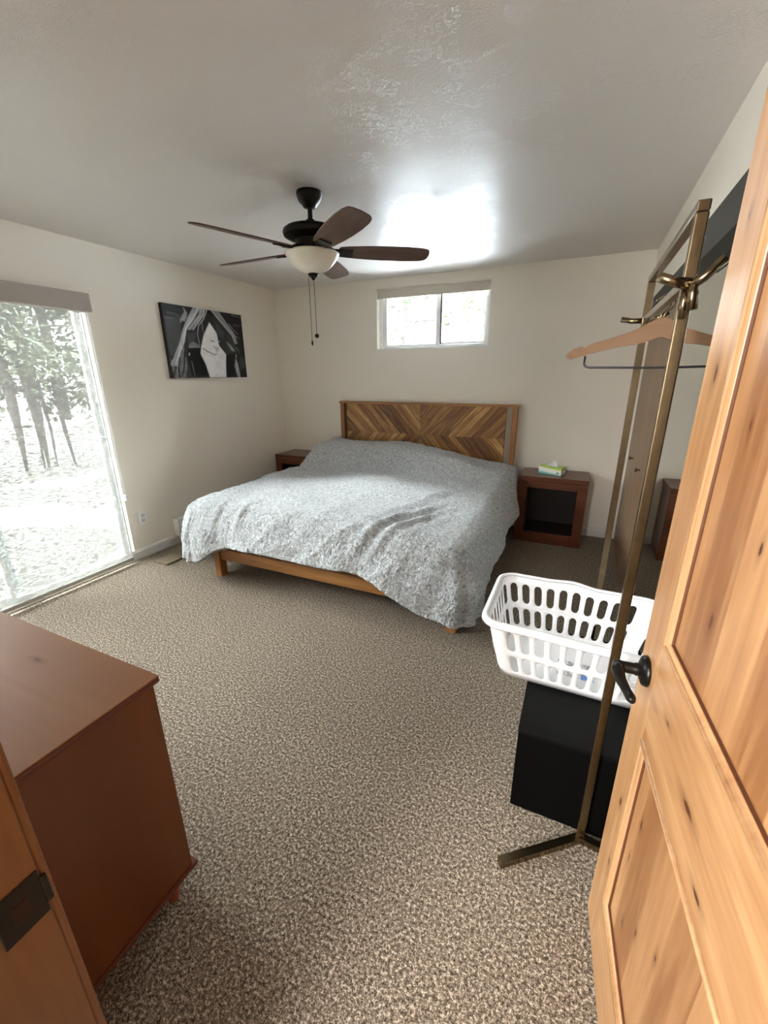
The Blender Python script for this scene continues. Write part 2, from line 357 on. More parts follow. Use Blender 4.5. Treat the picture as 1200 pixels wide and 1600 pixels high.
sp2 = obj('latch_hole', BOX(-0.5427, -0.5421, 0.107, 0.124, 0.893, 0.922, 0.0002, 1), plain('worn_copper', (0.03, 0.010, 0.006), 0.4, 0.6), sp)

# ------------------------------------------------------------------ back window
win = BOX(0, 0, 0, 0, 0, 0); win.free()
bm = bmesh.new(); x0, x1, z0, z1, yf = -2.069, -0.900, 1.770, 2.350, YB+0.075
def rect_frame(bm, x0, x1, z0, z1, y0, y1, w, wb=None, bev=0.003):
    wb = wb or w
    box(bm, x0, x0+w, y0, y1, z0, z1, bev); box(bm, x1-w, x1, y0, y1, z0, z1, bev)
    box(bm, x0+w, x1-w, y0, y1, z0, z0+wb, bev); box(bm, x0+w, x1-w, y0, y1, z1-w, z1, bev)
rect_frame(bm, x0, x1, z0, z1, yf-0.01, yf+0.06, 0.042, 0.034)
win = struct('window_1', bm, m_white); win['label'] = 'small high white sliding window above the headboard'
bm = bmesh.new(); rect_frame(bm, x0+0.042, -1.405, z0+0.034, z1-0.04, yf+0.002, yf+0.028, 0.040, 0.012); obj('window_sash', bm, m_white, win)
bm = bmesh.new(); rect_frame(bm, -1.47, x1-0.035, z0+0.034, z1-0.04, yf+0.030, yf+0.055, 0.030, 0.022); obj('window_sash', bm, m_white, win)
obj('track_gasket', BOX(-1.4045, -1.392, yf+0.008, yf+0.03, z0+0.045, z1-0.04), m_dark, win)
obj('window_pane', BOX(x0+0.08, -1.44, yf+0.014, yf+0.018, z0+0.045, z1-0.07), m_glass, win)
obj('window_pane', BOX(-1.445, x1-0.06, yf+0.040, yf+0.044, z0+0.055, z1-0.07), m_glass, win)
sill = obj('window_sill', BOX(x0, x1, YB-0.002, yf, z0-0.001, z0+0.004), m_white, win)
bm = bmesh.new(); box(bm, x0+0.004, x1-0.004, YB+0.006, YB+0.012, 2.262, 2.338, 0.001)
bmesh.ops.create_cone(bm, cap_ends=True, segments=20, radius1=0.018, radius2=0.018, depth=x1-x0-0.03,
    matrix=Matrix.Translation(((x0+x1)/2, YB+0.032, 2.32)) @ Matrix.Rotation(PI/2, 4, 'Y'))
wb = obj('window_blind', bm, m_valance2); tag(wb, 'cream roller blind rolled up at the top of the small high window', 'blind')
obj('hem_bar', BOX(x0+0.004, x1-0.004, YB+0.003, YB+0.015, 2.255, 2.264, 0.002), m_valance2, wb)

# ------------------------------------------------------------------ patio door and its blind
bm = bmesh.new(); yy0, yy1 = 0.16, 2.13
def rect_frame_x(bm, y0, y1, z0, z1, xa, xb, w, bev=0.003):
    box(bm, xa, xb, y0, y0+w, z0, z1, bev); box(bm, xa, xb, y1-w, y1, z0, z1, bev)
    box(bm, xa, xb, y0+w, y1-w, z0, z0+w, bev); box(bm, xa, xb, y0+w, y1-w, z1-w, z1, bev)
rect_frame_x(bm, yy0, yy1, 0.0, 2.06, XL-0.13, XL-0.04, 0.022)
pd = struct('door_1', bm, m_white); pd['label'] = 'white sliding patio door behind the large woven shade'
bm = bmesh.new(); rect_frame_x(bm, 1.25, yy1-0.022, 0.022, 2.038, XL-0.085, XL-0.05, 0.030); obj('sliding_sash', bm, m_white, pd)
bm = bmesh.new(); rect_frame_x(bm, yy0+0.022, 1.33, 0.022, 2.038, XL-0.125, XL-0.09, 0.045); obj('fixed_sash', bm, m_white, pd)
obj('glass_pane', BOX(XL-0.07, XL-0.066, 1.28, yy1-0.052, 0.052, 2.008), m_glass, pd)
obj('glass_pane', BOX(XL-0.11, XL-0.106, yy0+0.067, 1.285, 0.067, 1.993), m_glass, pd)
sh = thing('patio_blind', 'tall translucent woven roller shade covering the patio door at left', 'blind', (XL, 1.15, 0))
def L(bm): bmesh.ops.translate(bm, verts=bm.verts, vec=(-XL, -1.15, 0)); return bm
bm = bmesh.new(); n = 40
ga = [[bm.verts.new((XL+0.030+0.0015*math.sin(j*0.9), 0.16+(2.085-0.16)*j/n, 0.05+1.95*i/10)) for j in range(n+1)] for i in range(11)]
for i in range(10):
    for j in range(n): bm.faces.new((ga[i][j], ga[i][j+1], ga[i+1][j+1], ga[i+1][j]))
obj('shade_fabric', L(bm), m_shade, sh, True)
obj('valance', L(BOX(XL+0.001, XL+0.085, 0.12, 2.135, 1.960, 2.082, 0.006)), m_valance, sh)
obj('bottom_rail', L(BOX(XL+0.020, XL+0.040, 0.16, 2.087, 0.022, 0.052, 0.004)), plain('grey_rail', (0.36, 0.33, 0.28), 0.5), sh)
bm = bmesh.new()
for dx in (0.045, 0.060): tube(bm, [(XL+dx, 2.112, 1.97), (XL+dx-0.0, 2.112, 0.60)], 0.0022, 6)
ch = obj('bead_chain', L(bm), m_white, sh)
obj('chain_tensioner', L(BOX(XL+0.002, XL+0.066, 2.104, 2.120, 0.55, 0.60, 0.003)), m_white, ch)
obj('shade_side_channel', L(BOX(XL+0.001, XL+0.012, 2.088, 2.100, 0.03, 1.96, 0.001)), m_white, sh)
tag(obj('door_sill', BOX(XL-0.038, XL+0.012, 0.165, 2.10, 0.0005, 0.020, 0.003), m_white), 'white threshold strip under the patio door shade', 'sill')

# ------------------------------------------------------------------ closet in right wall
XD = XR+0.040
for k, (ya, yb) in enumerate(((2.92, 3.66), (3.66, 4.320))):
    ky = 3.42 if k == 0 else 3.90
    cd = thing('closet_door', ('brown veneer closet door next to the mirror door' if k == 0 else 'brown veneer closet door at the far corner end'), 'closet door', (XD, (ya+yb)/2, 0.0), group='flat brown closet doors with small brass knobs')
    obj('door_panel', BOX(0, 0.03, ya-(ya+yb)/2+0.002, yb-(ya+yb)/2-0.002, 0.012, 1.985, 0.002), m_closet, cd)
    bm = bmesh.new(); lathe(bm, [(0.006, 0), (0.005, 0.016), (0.016, 0.024), (0.017, 0.028), (0.010, 0.033), (0.001, 0.034)], 20)
    bmesh.ops.rotate(bm, verts=bm.verts, matrix=Matrix.Rotation(-PI/2, 3, 'Y')); bmesh.ops.translate(bm, verts=bm.verts, vec=(0, ky-(ya+yb)/2, 0.86))
    obj('knob', bm, m_brass, cd, True)
md = thing('mirror_door', 'tall mirrored closet door partly hidden behind the open wooden door', 'mirror', (XD, 1.78, 0))
obj('mirror_panel', BOX(0.004, 0.010, -1.12, 1.112, 0.03, 1.965), m_mirror, md)
bm = bmesh.new(); rect_frame_x(bm, -1.14, 1.13, 0.012, 1.985, 0, 0.026, 0.018, 0.002); obj('mirror_frame', bm, m_brass, md)
bm = bmesh.new(); box(bm, XR-0.014, XR-0.001, 0.62, 2.66, 1.985, 2.118, 0.001); box(bm, XR-0.010, XR-0.001, 2.66, 4.325, 1.985, 2.050, 0.001); box(bm, XR-0.022, XR+0.10, 0.62, 2.66, 1.962, 1.988, 0.003); box(bm, XR-0.006, XR+0.10, 2.66, 4.325, 1.972, 1.988, 0.002)
hd = struct('trim_2', bm, m_header); hd['label'] = 'dark metal header track above the closet doors'

# ------------------------------------------------------------------ open alder door (door_2)
DY = math.radians(5.0)   # swings slightly towards -x at the free end
door = bpy.data.objects.new('door_2', None); COL.objects.link(door); door['kind'] = 'structure'
door['label'] = 'open knotty alder panel door at the right edge'
DW = 0.805
door.location = (0.199, 1.003, 0); door.rotation_euler = (0, 0, DY)
# local frame: origin at free edge floor, -y towards the hinge; face at x=0, body to +x ; use s=-y
def dbox(x0, x1, s0, s1, z0, z1, bev=0.0015): return BOX(x0, x1, -s1, -s0, z0, z1, bev)
def flip(bm):
    bmesh.ops.transform(bm, verts=bm.verts, matrix=Matrix.Diagonal((1, -1, 1, 1))); return bm
def part(name, bm, mat, parent=door, **k):
    """parts are modelled with +y = distance from the free edge so the grain textures line up, then mirrored by scale"""
    o = obj(name, bm, mat, parent, **k); o.scale = (1, -1, 1); return o
SW, Z0, Z1, ZA, ZB, ZT = 0.113, 0.215, 0.765, 0.995, 1.905, 2.035
part('door_stile', BOX(0, 0.035, 0, SW, 0.010, ZT, 0.0015), m_stile)
part('door_stile', BOX(0, 0.035, DW-SW, DW, 0.010, ZT, 0.0015), m_stile)
part('door_rail', BOX(0.0002, 0.0348, SW, DW-SW, 0.010, Z0), m_rail)
part('door_rail', BOX(0.0002, 0.0348, SW, DW-SW, Z1, ZA), m_rail)
part('door_rail', BOX(0.0002, 0.0348, SW, DW-SW, ZB, ZT), m_rail)
for za, zb in ((Z0, Z1), (ZA, ZB)):
    bm = BOX(0.011, 0.024, SW, DW-SW, za, zb)
    part('door_panel', bm, m_panel)
    bm = bmesh.new()
    prof = [(0.0, 0.006), (0.0024, 0.006), (0.0026, 0.001), (0.005, -0.0035), (0.009, -0.005), (0.0125, -0.0035), (0.0135, 0.0005), (0.0145, 0.0005), (0.0150, -0.001), (0.019, 0.0015), (0.021, 0.006), (0.0212, 0.0107), (0.0238, 0.0107)]
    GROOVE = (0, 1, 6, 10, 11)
    rings = []
    for d, x in prof:
        a0, a1, b0, b1 = SW+d, DW-SW-d, za+d, zb-d
        rings.append([bm.verts.new((x, a, b)) for a, b in ((a0, b0), (a1, b0), (a1, b1), (a0, b1))])
    for k_, (r0, r1) in enumerate(zip(rings, rings[1:])):
        for i in range(4):
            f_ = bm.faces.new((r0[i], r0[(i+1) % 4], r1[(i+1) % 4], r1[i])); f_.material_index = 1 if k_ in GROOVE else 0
    auto(part('panel_moulding', bm, [m_mould, m_groove_shade]), 50)
# lever handle
hz, hs = 0.892, 0.055
bm = bmesh.new(); lathe(bm, [(0.034, 0), (0.034, 0.004), (0.031, 0.010), (0.022, 0.014), (0.016, 0.017)], 36)
bmesh.ops.rotate(bm, verts=bm.verts, matrix=Matrix.Rotation(-PI/2, 3, 'Y')); bmesh.ops.translate(bm, verts=bm.verts, vec=(0, hs, hz))
hr = part('handle_rose', bm, m_bronze, smooth=True)
bm = bmesh.new(); lathe(bm, [(0.013, 0.012), (0.0145, 0.022), (0.0125, 0.026), (0.0125, 0.050), (0.0145, 0.058), (0.012, 0.066), (0.004, 0.068)], 28)
bmesh.ops.rotate(bm, verts=bm.verts, matrix=Matrix.Rotation(-PI/2, 3, 'Y')); bmesh.ops.translate(bm, verts=bm.verts, vec=(0, hs, hz))
tube(bm, [(-0.056, hs-0.004, hz), (-0.061, hs+0.018, hz+0.002), (-0.058, hs+0.045, hz-0.004), (-0.050, hs+0.070, hz-0.010), (-0.047, hs+0.095, hz-0.006), (-0.048, hs+0.108, hz-0.002)], [0.013, 0.0135, 0.011, 0.009, 0.010, 0.007], 14)
part('door_lever', bm, m_bronze, smooth=True)
for z in (0.25, 1.05, 1.82):
    bm = bmesh.new(); tube(bm, [(0.0, DW+0.004, z-0.045), (0.0, DW+0.004, z+0.045)], 0.006, 12); part('hinge', bm, m_bronze)

# ------------------------------------------------------------------ ceiling fan
FX, FY = -1.455, 2.229
fan = thing('ceiling_fan', 'dark five-blade ceiling fan with frosted bowl light and pull chains', 'ceiling fan', (FX, FY, H))
bm = bmesh.new(); lathe(bm, [(0.066, 0), (0.068, -0.010), (0.066, -0.022), (0.056, -0.045), (0.038, -0.062), (0.034, -0.070), (0.016, -0.075)][::-1], 40)
obj('canopy', bm, m_fanmetal, fan, True)
bm = bmesh.new(); lathe(bm, [(0.013, -0.150), (0.013, -0.060)], 20); lathe(bm, [(0.036, -0.152), (0.034, -0.143), (0.026, -0.130), (0.016, -0.122)], 28)
auto(obj('downrod', bm, m_fanmetal, fan))
bm = bmesh.new(); lathe(bm, [(0.050, -0.274), (0.080, -0.268), (0.085, -0.240), (0.088, -0.224), (0.118, -0.217), (0.146, -0.205), (0.152, -0.190), (0.148, -0.177), (0.133, -0.167), (0.100, -0.161), (0.060, -0.157), (0.030, -0.150)], 48)
auto(obj('motor_housing', bm, m_fanmetal, fan), 40)
bm = bmesh.new(); lathe(bm, [(0.040, -0.305), (0.062, -0.298), (0.066, -0.270), (0.045, -0.262)], 36)
obj('switch_housing', bm, m_fanmetal, fan, True)
bm = bmesh.new(); lathe(bm, [(0.010, -0.385), (0.040, -0.381), (0.072, -0.368), (0.103, -0.347), (0.130, -0.318), (0.146, -0.294), (0.150, -0.287), (0.146, -0.284), (0.060, -0.282)], 56)
obj('light_bowl', bm, m_glassbowl, fan, True)
bm = bmesh.new(); lathe(bm, [(0.004, -0.415), (0.010, -0.411), (0.012, -0.404), (0.022, -0.398), (0.029, -0.390), (0.030, -0.384), (0.020, -0.380)], 28)
obj('finial', bm, m_fanmetal, fan, True)
for (dx, dy, zb_, knob) in ((-0.022, -0.014, -0.728, 'bar'), (0.0, 0.004, -0.690, 'ball')):
    bm = bmesh.new(); tube(bm, [(dx, dy, -0.40), (dx, dy, zb_)], 0.0013, 6)
    for k in range(60):
        z = -0.40+(zb_+0.40)*k/60
        bmesh.ops.create_icosphere(bm, subdivisions=1, radius=0.0019, matrix=Matrix.Translation((dx, dy, z)))
    chn = obj('pull_chain', bm, m_fanmetal, fan)
    bm = bmesh.new()
    if knob == 'ball': bmesh.ops.create_uvsphere(bm, u_segments=18, v_segments=12, radius=0.0125, matrix=Matrix.Translation((dx, dy, zb_-0.012)))
    else: lathe(bm, [(0.004, -0.026), (0.005, -0.02), (0.005, -0.004), (0.002, 0)], 12, (dx, dy, zb_))
    obj('pull_knob', bm, m_fanmetal, chn, True)
PITCH = math.radians(-13)
BA = [178, -110, -38, 34, 106]
bm = bmesh.new()
outline = []
prof = [(0.155, 0.046), (0.20, 0.056), (0.30, 0.066), (0.40, 0.072), (0.52, 0.073), (0.60, 0.068), (0.635, 0.060), (0.648, 0.050), (0.655, 0.035), (0.660, 0.0)]
outline = [(r, w) for r, w in prof] + [(r, -w) for r, w in reversed(prof[:-1])]
outline += [(0.148, -0.030), (0.145, 0.0), (0.148, 0.030)]
for zz in (-0.003, 0.003):
    pass
vt = [bm.verts.new((r, w, 0.003)) for r, w in outline]; vb = [bm.verts.new((r, w, -0.003)) for r, w in outline]
bm.faces.new(vt); bm.faces.new(list(reversed(vb)))
for i in range(len(vt)): bm.faces.new((vt[i], vb[i], vb[(i+1) % len(vt)], vt[(i+1) % len(vt)]))
blade = obj('fan_blade', bm, m_blade, fan)
bm = bmesh.new()
tube(bm, [(0.062, 0, 0.030), (0.09, 0, 0.016), (0.12, 0, 0.002), (0.15, 0, -0.006)], 0.01, sq=(0.034, 0.010))
box(bm, 0.14, 0.225, -0.034, 0.034, -0.010, -0.004, 0.002)
for sgn in (-1, 1): tube(bm, [(0.10, 0.006*sgn, 0.006), (0.13, 0.026*sgn, -0.004), (0.17, 0.030*sgn, -0.007)], 0.006, 8)
brk = obj('blade_bracket', bm, m_fanmetal, blade)
bld = [blade]
for k in range(4):
    c = blade.copy(); COL.objects.link(c); c.parent = fan
    d = brk.copy(); COL.objects.link(d); d.parent = c; bld.append(c)
for o, a in zip(bld, BA):
    o.location = (0, 0, -0.272)
    o.rotation_euler = (Matrix.Rotation(math.radians(a), 3, 'Z') @ Matrix.Rotation(PITCH, 3, 'X')).to_euler()

# ------------------------------------------------------------------ bed
bed = thing('bed_frame', 'low wooden platform bed frame with chevron plank headboard', 'bed', (-1.525, 3.25, 0))
BX, BY = -1.525, 3.25
def B(bm): bmesh.ops.translate(bm, verts=bm.verts, vec=(-BX, -BY, 0)); return bm
def bpart(name, bm, mat, **k):
    o = obj(name, bm, mat, bed, **k); return o
def place_world_tex(o):     # keep world-aligned texture coordinates for a child modelled in world space
    o.location = (-BX, -BY, 0); return o
place_world_tex(bpart('headboard_panel', BOX(-2.428, -0.662, 4.262, 4.296, 0.30, 1.214, 0.002), m_chev))
place_world_tex(bpart('headboard_cap', BOX(-2.520, -0.570+0.03, 4.250, 4.312, 1.212, 1.234, 0.003), m_frame))
place_world_tex(bpart('headboard_post', BOX(-2.508, -2.462, 4.252, 4.308, 0.0, 1.213, 0.003), m_post))
place_world_tex(bpart('headboard_post', BOX(-0.602, -0.556, 4.252, 4.308, 0.0, 1.213, 0.003), m_post))
place_world_tex(bpart('foot_rail', BOX(-2.46, -0.58, 2.215, 2.245, 0.140, 0.235, 0.004), m_frame))
place_world_tex(bpart('side_rail', BOX(-2.500, -2.470, 2.25, 4.26, 0.140, 0.235, 0.004), m_post))
place_world_tex(bpart('side_rail', BOX(-0.575, -0.545, 2.25, 4.26, 0.140, 0.235, 0.004), m_post))
for xx in (-2.505, -0.600): place_world_tex(bpart('leg', BOX(xx, xx+0.062, 2.195, 2.260, 0.0, 0.235, 0.003), m_post))
bm = bmesh.new()
for k in range(12): box(bm, -2.47, -0.575, 2.32+0.16*k, 2.39+0.16*k, 0.215, 0.232)
sl = place_world_tex(bpart('slats', bm, m_frame))
mt = obj('mattress', BOX(-0.955, 0.955, -0.99, 0.99, 0.236, 0.500, 0.05, 4), m_cotton, None, True); mt.location = (-1.525, 3.255, 0)
tag(mt, 'thick white mattress under the fleecy comforter', 'mattress')

# comforter: a cloth wrapped over the mattress, rounded corners, folds and sherpa pile
EX0, EX1, EY0, EY1 = -2.56, -0.60, 2.235, 4.235   # edges of the padded top
def nz(x, y, s, k=0.0): return mnoise.noise(Vector((x*s, y*s, k)))
def topz(x, y):
    z = 0.615 + 0.020*nz(x, y, 1.6, 3) + 0.010*nz(x, y, 3.6, 9)
    # pillows under the head end
    hy = max(0.0, min(1.0, (y-3.55)/0.40)); hy = hy*hy*(3-2*hy)
    hx = max(0.0, min(1.0, (-0.62-x)/1.05)); hx = hx*hx*(3-2*hx)
    z += hy*(0.045+0.150*hx)
    # belly hump between
    z += 0.045*math.exp(-((x+1.5)/0.9)**2-((y-3.0)/0.8)**2)
    return z
def crease(x, y, x0, y0, x1, y1, w, h):
    dx, dy = x1-x0, y1-y0; L2 = dx*dx+dy*dy; t = max(0, min(1, ((x-x0)*dx+(y-y0)*dy)/L2))
    d = math.hypot(x-x0-dx*t, y-y0-dy*t); s = math.sin(PI*max(0.02, min(0.98, t)))
    return h*s*(math.exp(-(d/w)**2)-0.35*math.exp(-((d-2.0*w)/w)**2))
CR = [(-1.20, 1.93, -0.78, 2.85, 0.030, 0.024), (-1.09, 1.90, -0.70, 2.75, 0.026, 0.016), (-0.78, 3.05, -0.45, 3.30, 0.022, 0.016),
      (-1.0, 2.75, -0.72, 3.25, 0.030, 0.012), (-2.35, 1.95, -2.28, 2.5, 0.026, 0.012), (-2.12, 1.95, -2.10, 2.35, 0.024, 0.010)]
def wrinkle(x, y):
    a = 1-abs(mnoise.noise(Vector((x*1.1+y*0.9, y*2.6-x*1.4, 5.0))))*2.2; b = 1-abs(mnoise.noise(Vector((x*2.3-y*1.0, y*4.2+x*2.2, 1.0))))*2.2
    return 0.011*max(0, a)**3+0.003*max(0, b)**3
R0 = 0.15
def drape(s, t):
    """s,t are flat-cloth coordinates in metres (same origin as world x,y)"""
    ds = (s-EX1) if s > EX1 else ((s-EX0) if s < EX0 else 0.0)
    dt = (t-EY0) if t < EY0 else ((t-EY1) if t > EY1 else 0.0)
    bx, by = min(max(s, EX0), EX1), min(max(t, EY0), EY1)
    d = math.hypot(ds, dt)
    z = topz(bx, by)
    fold = sum(crease(s, t, *c) for c in CR)+wrinkle(s, t)
    if d < 1e-9: return Vector((bx, by, z+fold)), Vector((0, 0, 1))
    ux, uy = ds/d, dt/d
    th = min(d/R0, math.radians(82)); rest = max(0.0, d-R0*math.radians(82))
    out = R0*math.sin(th)+rest*math.cos(math.radians(82)); drop = R0*(1-math.cos(th))+rest*math.sin(math.radians(82))
    corner = 4*abs(ux*uy)**2
    ang = math.atan2(uy, ux)
    wav = (0.016*math.sin(10*ang+1.0)*corner + 0.010*math.sin(bx*13+nz(bx, by, 2)*3)*(1-corner)*(abs(uy)) + 0.016*math.sin(by*9+1)*(1-corner)*abs(ux))*min(1, rest/0.15)
    bulge = 0.035*math.sin(min(1, rest/0.30)*PI)*(0.6+corner)
    out += wav+bulge*(0.2 if ux < 0 else 1.0)
    nrm = Vector((ux*math.sin(th), uy*math.sin(th), math.cos(th)))
    return Vector((bx+ux*out, by+uy*out, z-drop)) + nrm*fold, nrm
NS, NTT = 300, 270
A0, A1, T0 = 0.43, 0.40, 0.40
smin, smax, tmin, tmax = EX0-A0, EX1+A1, EY0-T0, EY1-0.005
bm = bmesh.new(); grid = []
for j in range(NTT+1):
    row = []
    for i in range(NS+1):
        a = i/NS; b = j/NTT
        s = smin+(smax-smin)*a; t = tmin+(tmax-tmin)*b
        def sm(v, lo, hi):
            v = max(0.0, min(1.0, (v-lo)/(hi-lo))); return v*v*(3-2*v)
        ds = max(s-EX1, EX0-s, 0.0); dt = max(0.0, EY0-t)
        sx_c = min(max(s, EX0), EX1); sy_c = max(t, EY0)
        front = 0.375+0.012*math.sin(sx_c*7)+0.165*sm(sx_c, -1.25, EX1)+0.16*(1-sm(sx_c, EX0, -2.22))
        rside = 0.42+0.12*(1-sm(sy_c, EY0, 2.75))-0.05*math.sin((sy_c-2.6)*1.6)*sm(sy_c, 2.5, 2.9)
        lside = 0.44+0.095*(1-sm(sy_c, EY0, 2.7))
        sideL = rside if s > EX1 else lside
        k = max(ds/(A1 if s > EX1 else A0), dt/T0)
        if k > 0:
            phi = math.atan2(dt/T0, ds/(A1 if s > EX1 else A0))
            w_ = (phi/(PI/2)); dd = k*(sideL*(1-w_)+front*w_ + (0.035 if s > EX1 else 0.02)*math.sin(2*phi))
            sgn = 1 if s > EX1 else -1
            s = (EX1 if s > EX1 else EX0)+sgn*dd*math.cos(phi) if ds > 0 else s
            t = EY0-dd*math.sin(phi) if dt > 0 else t
        p, nr = drape(s, t)
        pile = 0.0055*nz(s, t, 48, 1)+0.004*nz(s, t, 110, 4)+0.006*nz(s, t, 13, 2)+0.008*nz(s, t, 5, 8)
        p += nr*pile
        if p.z < 0.03: p.z = 0.03
        q_ = sm(p.y, 3.55, 3.88); p.x = min(p.x, -0.33-0.135*q_); p.x = max(p.x, -2.80+0.155*q_)
        row.append(bm.verts.new(p))
    grid.append(row)
for j in range(NTT):
    for i in range(NS): bm.faces.new((grid[j][i], grid[j][i+1], grid[j+1][i+1], grid[j+1][i]))
cf = obj('comforter', bm, m_sherpa, None, True)
so = cf.modifiers.new('thickness', 'SOLIDIFY'); so.thickness = 0.055; so.offset = -1
tag(cf, 'pale grey fleecy comforter spread over the bed and hanging to the floor', 'comforter')

# ------------------------------------------------------------------ nightstands
ns = thing('nightstand', 'open-front red-brown nightstand right of the bed holding the tissue box', 'nightstand', (-0.160, 4.125, 0), group='matching open-front nightstands')
w2, d0, d1, hh_ = 0.293, -0.195, 0.195, 0.632
obj('top', BOX(-w2, w2, d0, d1, hh_-0.040, hh_, 0.004), m_night, ns)
obj('side_panel', BOX(-w2+0.004, -w2+0.045, d0+0.02, d1, 0.0, hh_-0.041, 0.003), m_night, ns)
obj('side_panel', BOX(w2-0.045, w2-0.004, d0+0.02, d1, 0.0, hh_-0.041, 0.003), m_night, ns)
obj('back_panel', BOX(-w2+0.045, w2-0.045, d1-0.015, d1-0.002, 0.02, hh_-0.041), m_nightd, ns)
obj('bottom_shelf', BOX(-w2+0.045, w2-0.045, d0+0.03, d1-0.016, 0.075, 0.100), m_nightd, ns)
bm = bmesh.new(); bw = 0.082
box(bm, -w2+0.002, -w2+bw, d0+0.001, d0+0.026, 0.0, hh_-0.042, 0.003); box(bm, w2-bw, w2-0.002, d0+0.001, d0+0.026, 0.0, hh_-0.042, 0.003)
box(bm, -w2+bw, w2-bw, d0+0.001, d0+0.026, hh_-0.105, hh_-0.042, 0.002); box(bm, -w2+bw, w2-bw, d0+0.001, d0+0.026, 0.0, 0.100, 0.002)
obj('front_frame', bm, m_night, ns)
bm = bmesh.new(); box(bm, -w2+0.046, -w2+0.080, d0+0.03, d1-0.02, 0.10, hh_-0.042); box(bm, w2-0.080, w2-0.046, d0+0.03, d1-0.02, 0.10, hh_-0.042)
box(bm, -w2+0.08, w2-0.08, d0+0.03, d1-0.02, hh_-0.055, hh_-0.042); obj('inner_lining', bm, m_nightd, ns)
n2_ = copy_tree(ns); n2_.location = (-2.945, 4.128, 0); n2_['label'] = 'open-front red-brown nightstand left of the bed in the far corner'

# tissue box
g = NT('tissue_box_print'); sep = g.n('SeparateXYZ'); g.set(sep.inputs[0], g.co)
wv = g.math('ADD', sep.outputs[2], g.math('MULTIPLY', sep.outputs[0], 0.10))
g1 = g.ramp(g.math('MULTIPLY', wv, 12.0), [(0.0, (0.10, 0.42, 0.40)), (0.22, (0.45, 0.72, 0.70)), (0.30, (0.85, 0.88, 0.82)), (0.64, (0.86, 0.9, 0.72)), (0.74, (0.45, 0.62, 0.10))])
dx = g.math('DIVIDE', g.math('SUBTRACT', sep.outputs[0], 0.072), 0.013); dz = g.math('DIVIDE', g.math('SUBTRACT', sep.outputs[2], 0.022), 0.013)
rr = g.math('SQRT', g.math('ADD', g.math('MULTIPLY', dx, dx), g.math('MULTIPLY', dz, dz)))
g1 = g.mix(g.math('LESS_THAN', rr, 1.0), g1, (0.02, 0.25, 0.16)); g1 = g.mix(g.math('MULTIPLY', g.math('LESS_THAN', rr, 0.7), g.math('GREATER_THAN', rr, 0.45)), g1, (0.8, 0.9, 0.85))
g.P(Base_Color=g1, Roughness=0.45); m_tb = g.m
tb = thing('tissue_box', 'green and white tissue box with a tissue sticking out', 'tissue box', (-0.185, 4.115, hh_), -0.30)
obj('carton', BOX(-0.105, 0.105, -0.055, 0.055, 0.0, 0.072, 0.002), m_tb, tb)
obj('opening_film', BOX(-0.060, 0.060, -0.018, 0.018, 0.0725, 0.0738), plain('clear_film', (0.75, 0.78, 0.68), 0.3), tb)
bm = bmesh.new(); rows = []
for j in range(9):
    v_ = j/8; row = []
    for i in range(13):
        u_ = i/12-0.5
        row.append(bm.verts.new((u_*(0.09-0.05*v_)+0.018*v_, 0.012*math.sin(u_*9+v_*3)*(0.4+v_)+0.012*v_, 0.070+0.060*v_*(1-0.9*u_*u_)+0.012*math.sin(u_*14)*v_)))
    rows.append(row)
for a_, b_ in zip(rows, rows[1:]):
    for i in range(12): bm.faces.new((a_[i], a_[i+1], b_[i+1], b_[i]))
obj('tissue', bm, plain('tissue_paper', (0.85, 0.85, 0.85), 0.9), tb, True)

# ------------------------------------------------------------------ dresser
DX0, DX1, DY0, DY1, DZ = -2.05, -0.897, 0.160, 0.562, 0.800
dr = thing('dresser', 'red-brown wooden dresser with a flat top beside the doorway', 'dresser', ((DX0+DX1)/2, (DY0+DY1)/2, 0))
ox, oy = (DX0+DX1)/2, (DY0+DY1)/2
def dpart(name, bm, mat):
    o = obj(name, bm, mat, dr); o.location = (-ox, -oy, 0); return o
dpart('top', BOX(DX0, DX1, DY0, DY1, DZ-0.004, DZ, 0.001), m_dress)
dpart('top_edge', BOX(DX0-0.001, DX1+0.001, DY0-0.001, DY1+0.001, DZ-0.020, DZ-0.0045, 0.005), m_dressedge)
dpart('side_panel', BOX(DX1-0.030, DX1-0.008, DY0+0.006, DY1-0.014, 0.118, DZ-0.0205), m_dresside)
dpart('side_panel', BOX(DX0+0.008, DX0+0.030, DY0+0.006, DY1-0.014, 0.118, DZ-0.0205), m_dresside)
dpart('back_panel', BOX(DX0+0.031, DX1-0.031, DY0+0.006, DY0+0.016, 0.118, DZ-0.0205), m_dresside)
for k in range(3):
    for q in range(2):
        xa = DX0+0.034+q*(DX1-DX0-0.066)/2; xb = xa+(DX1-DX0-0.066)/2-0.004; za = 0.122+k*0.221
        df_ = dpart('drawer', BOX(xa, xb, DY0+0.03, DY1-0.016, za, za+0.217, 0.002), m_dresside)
        kb = bmesh.new(); lathe(kb, [(0.006, 0), (0.006, 0.010), (0.014, 0.016), (0.012, 0.024), (0.002, 0.026)], 20)
        bmesh.ops.rotate(kb, verts=kb.verts, matrix=Matrix.Rotation(-PI/2, 3, 'X')); bmesh.ops.translate(kb, verts=kb.verts, vec=((xa+xb)/2, DY1-0.016, za+0.11))
        obj('knob', kb, m_dressedge, df_, True)
dpart('base_moulding', BOX(DX0, DX1, DY0, DY1+0.002, 0.104, 0.1178, 0.004), m_dressedge)
for xx in (DX0+0.06, DX1-0.055):
    for yy in (DY0+0.05, DY1-0.060):
        bm = bmesh.new(); lathe(bm, [(0.014, 0), (0.017, 0.01), (0.022, 0.06), (0.025, 0.104)], 20, (xx, yy, 0)); auto(dpart('leg', bm, plain('dresser_leg_stain', (0.22, 0.06, 0.025), 0.35)))

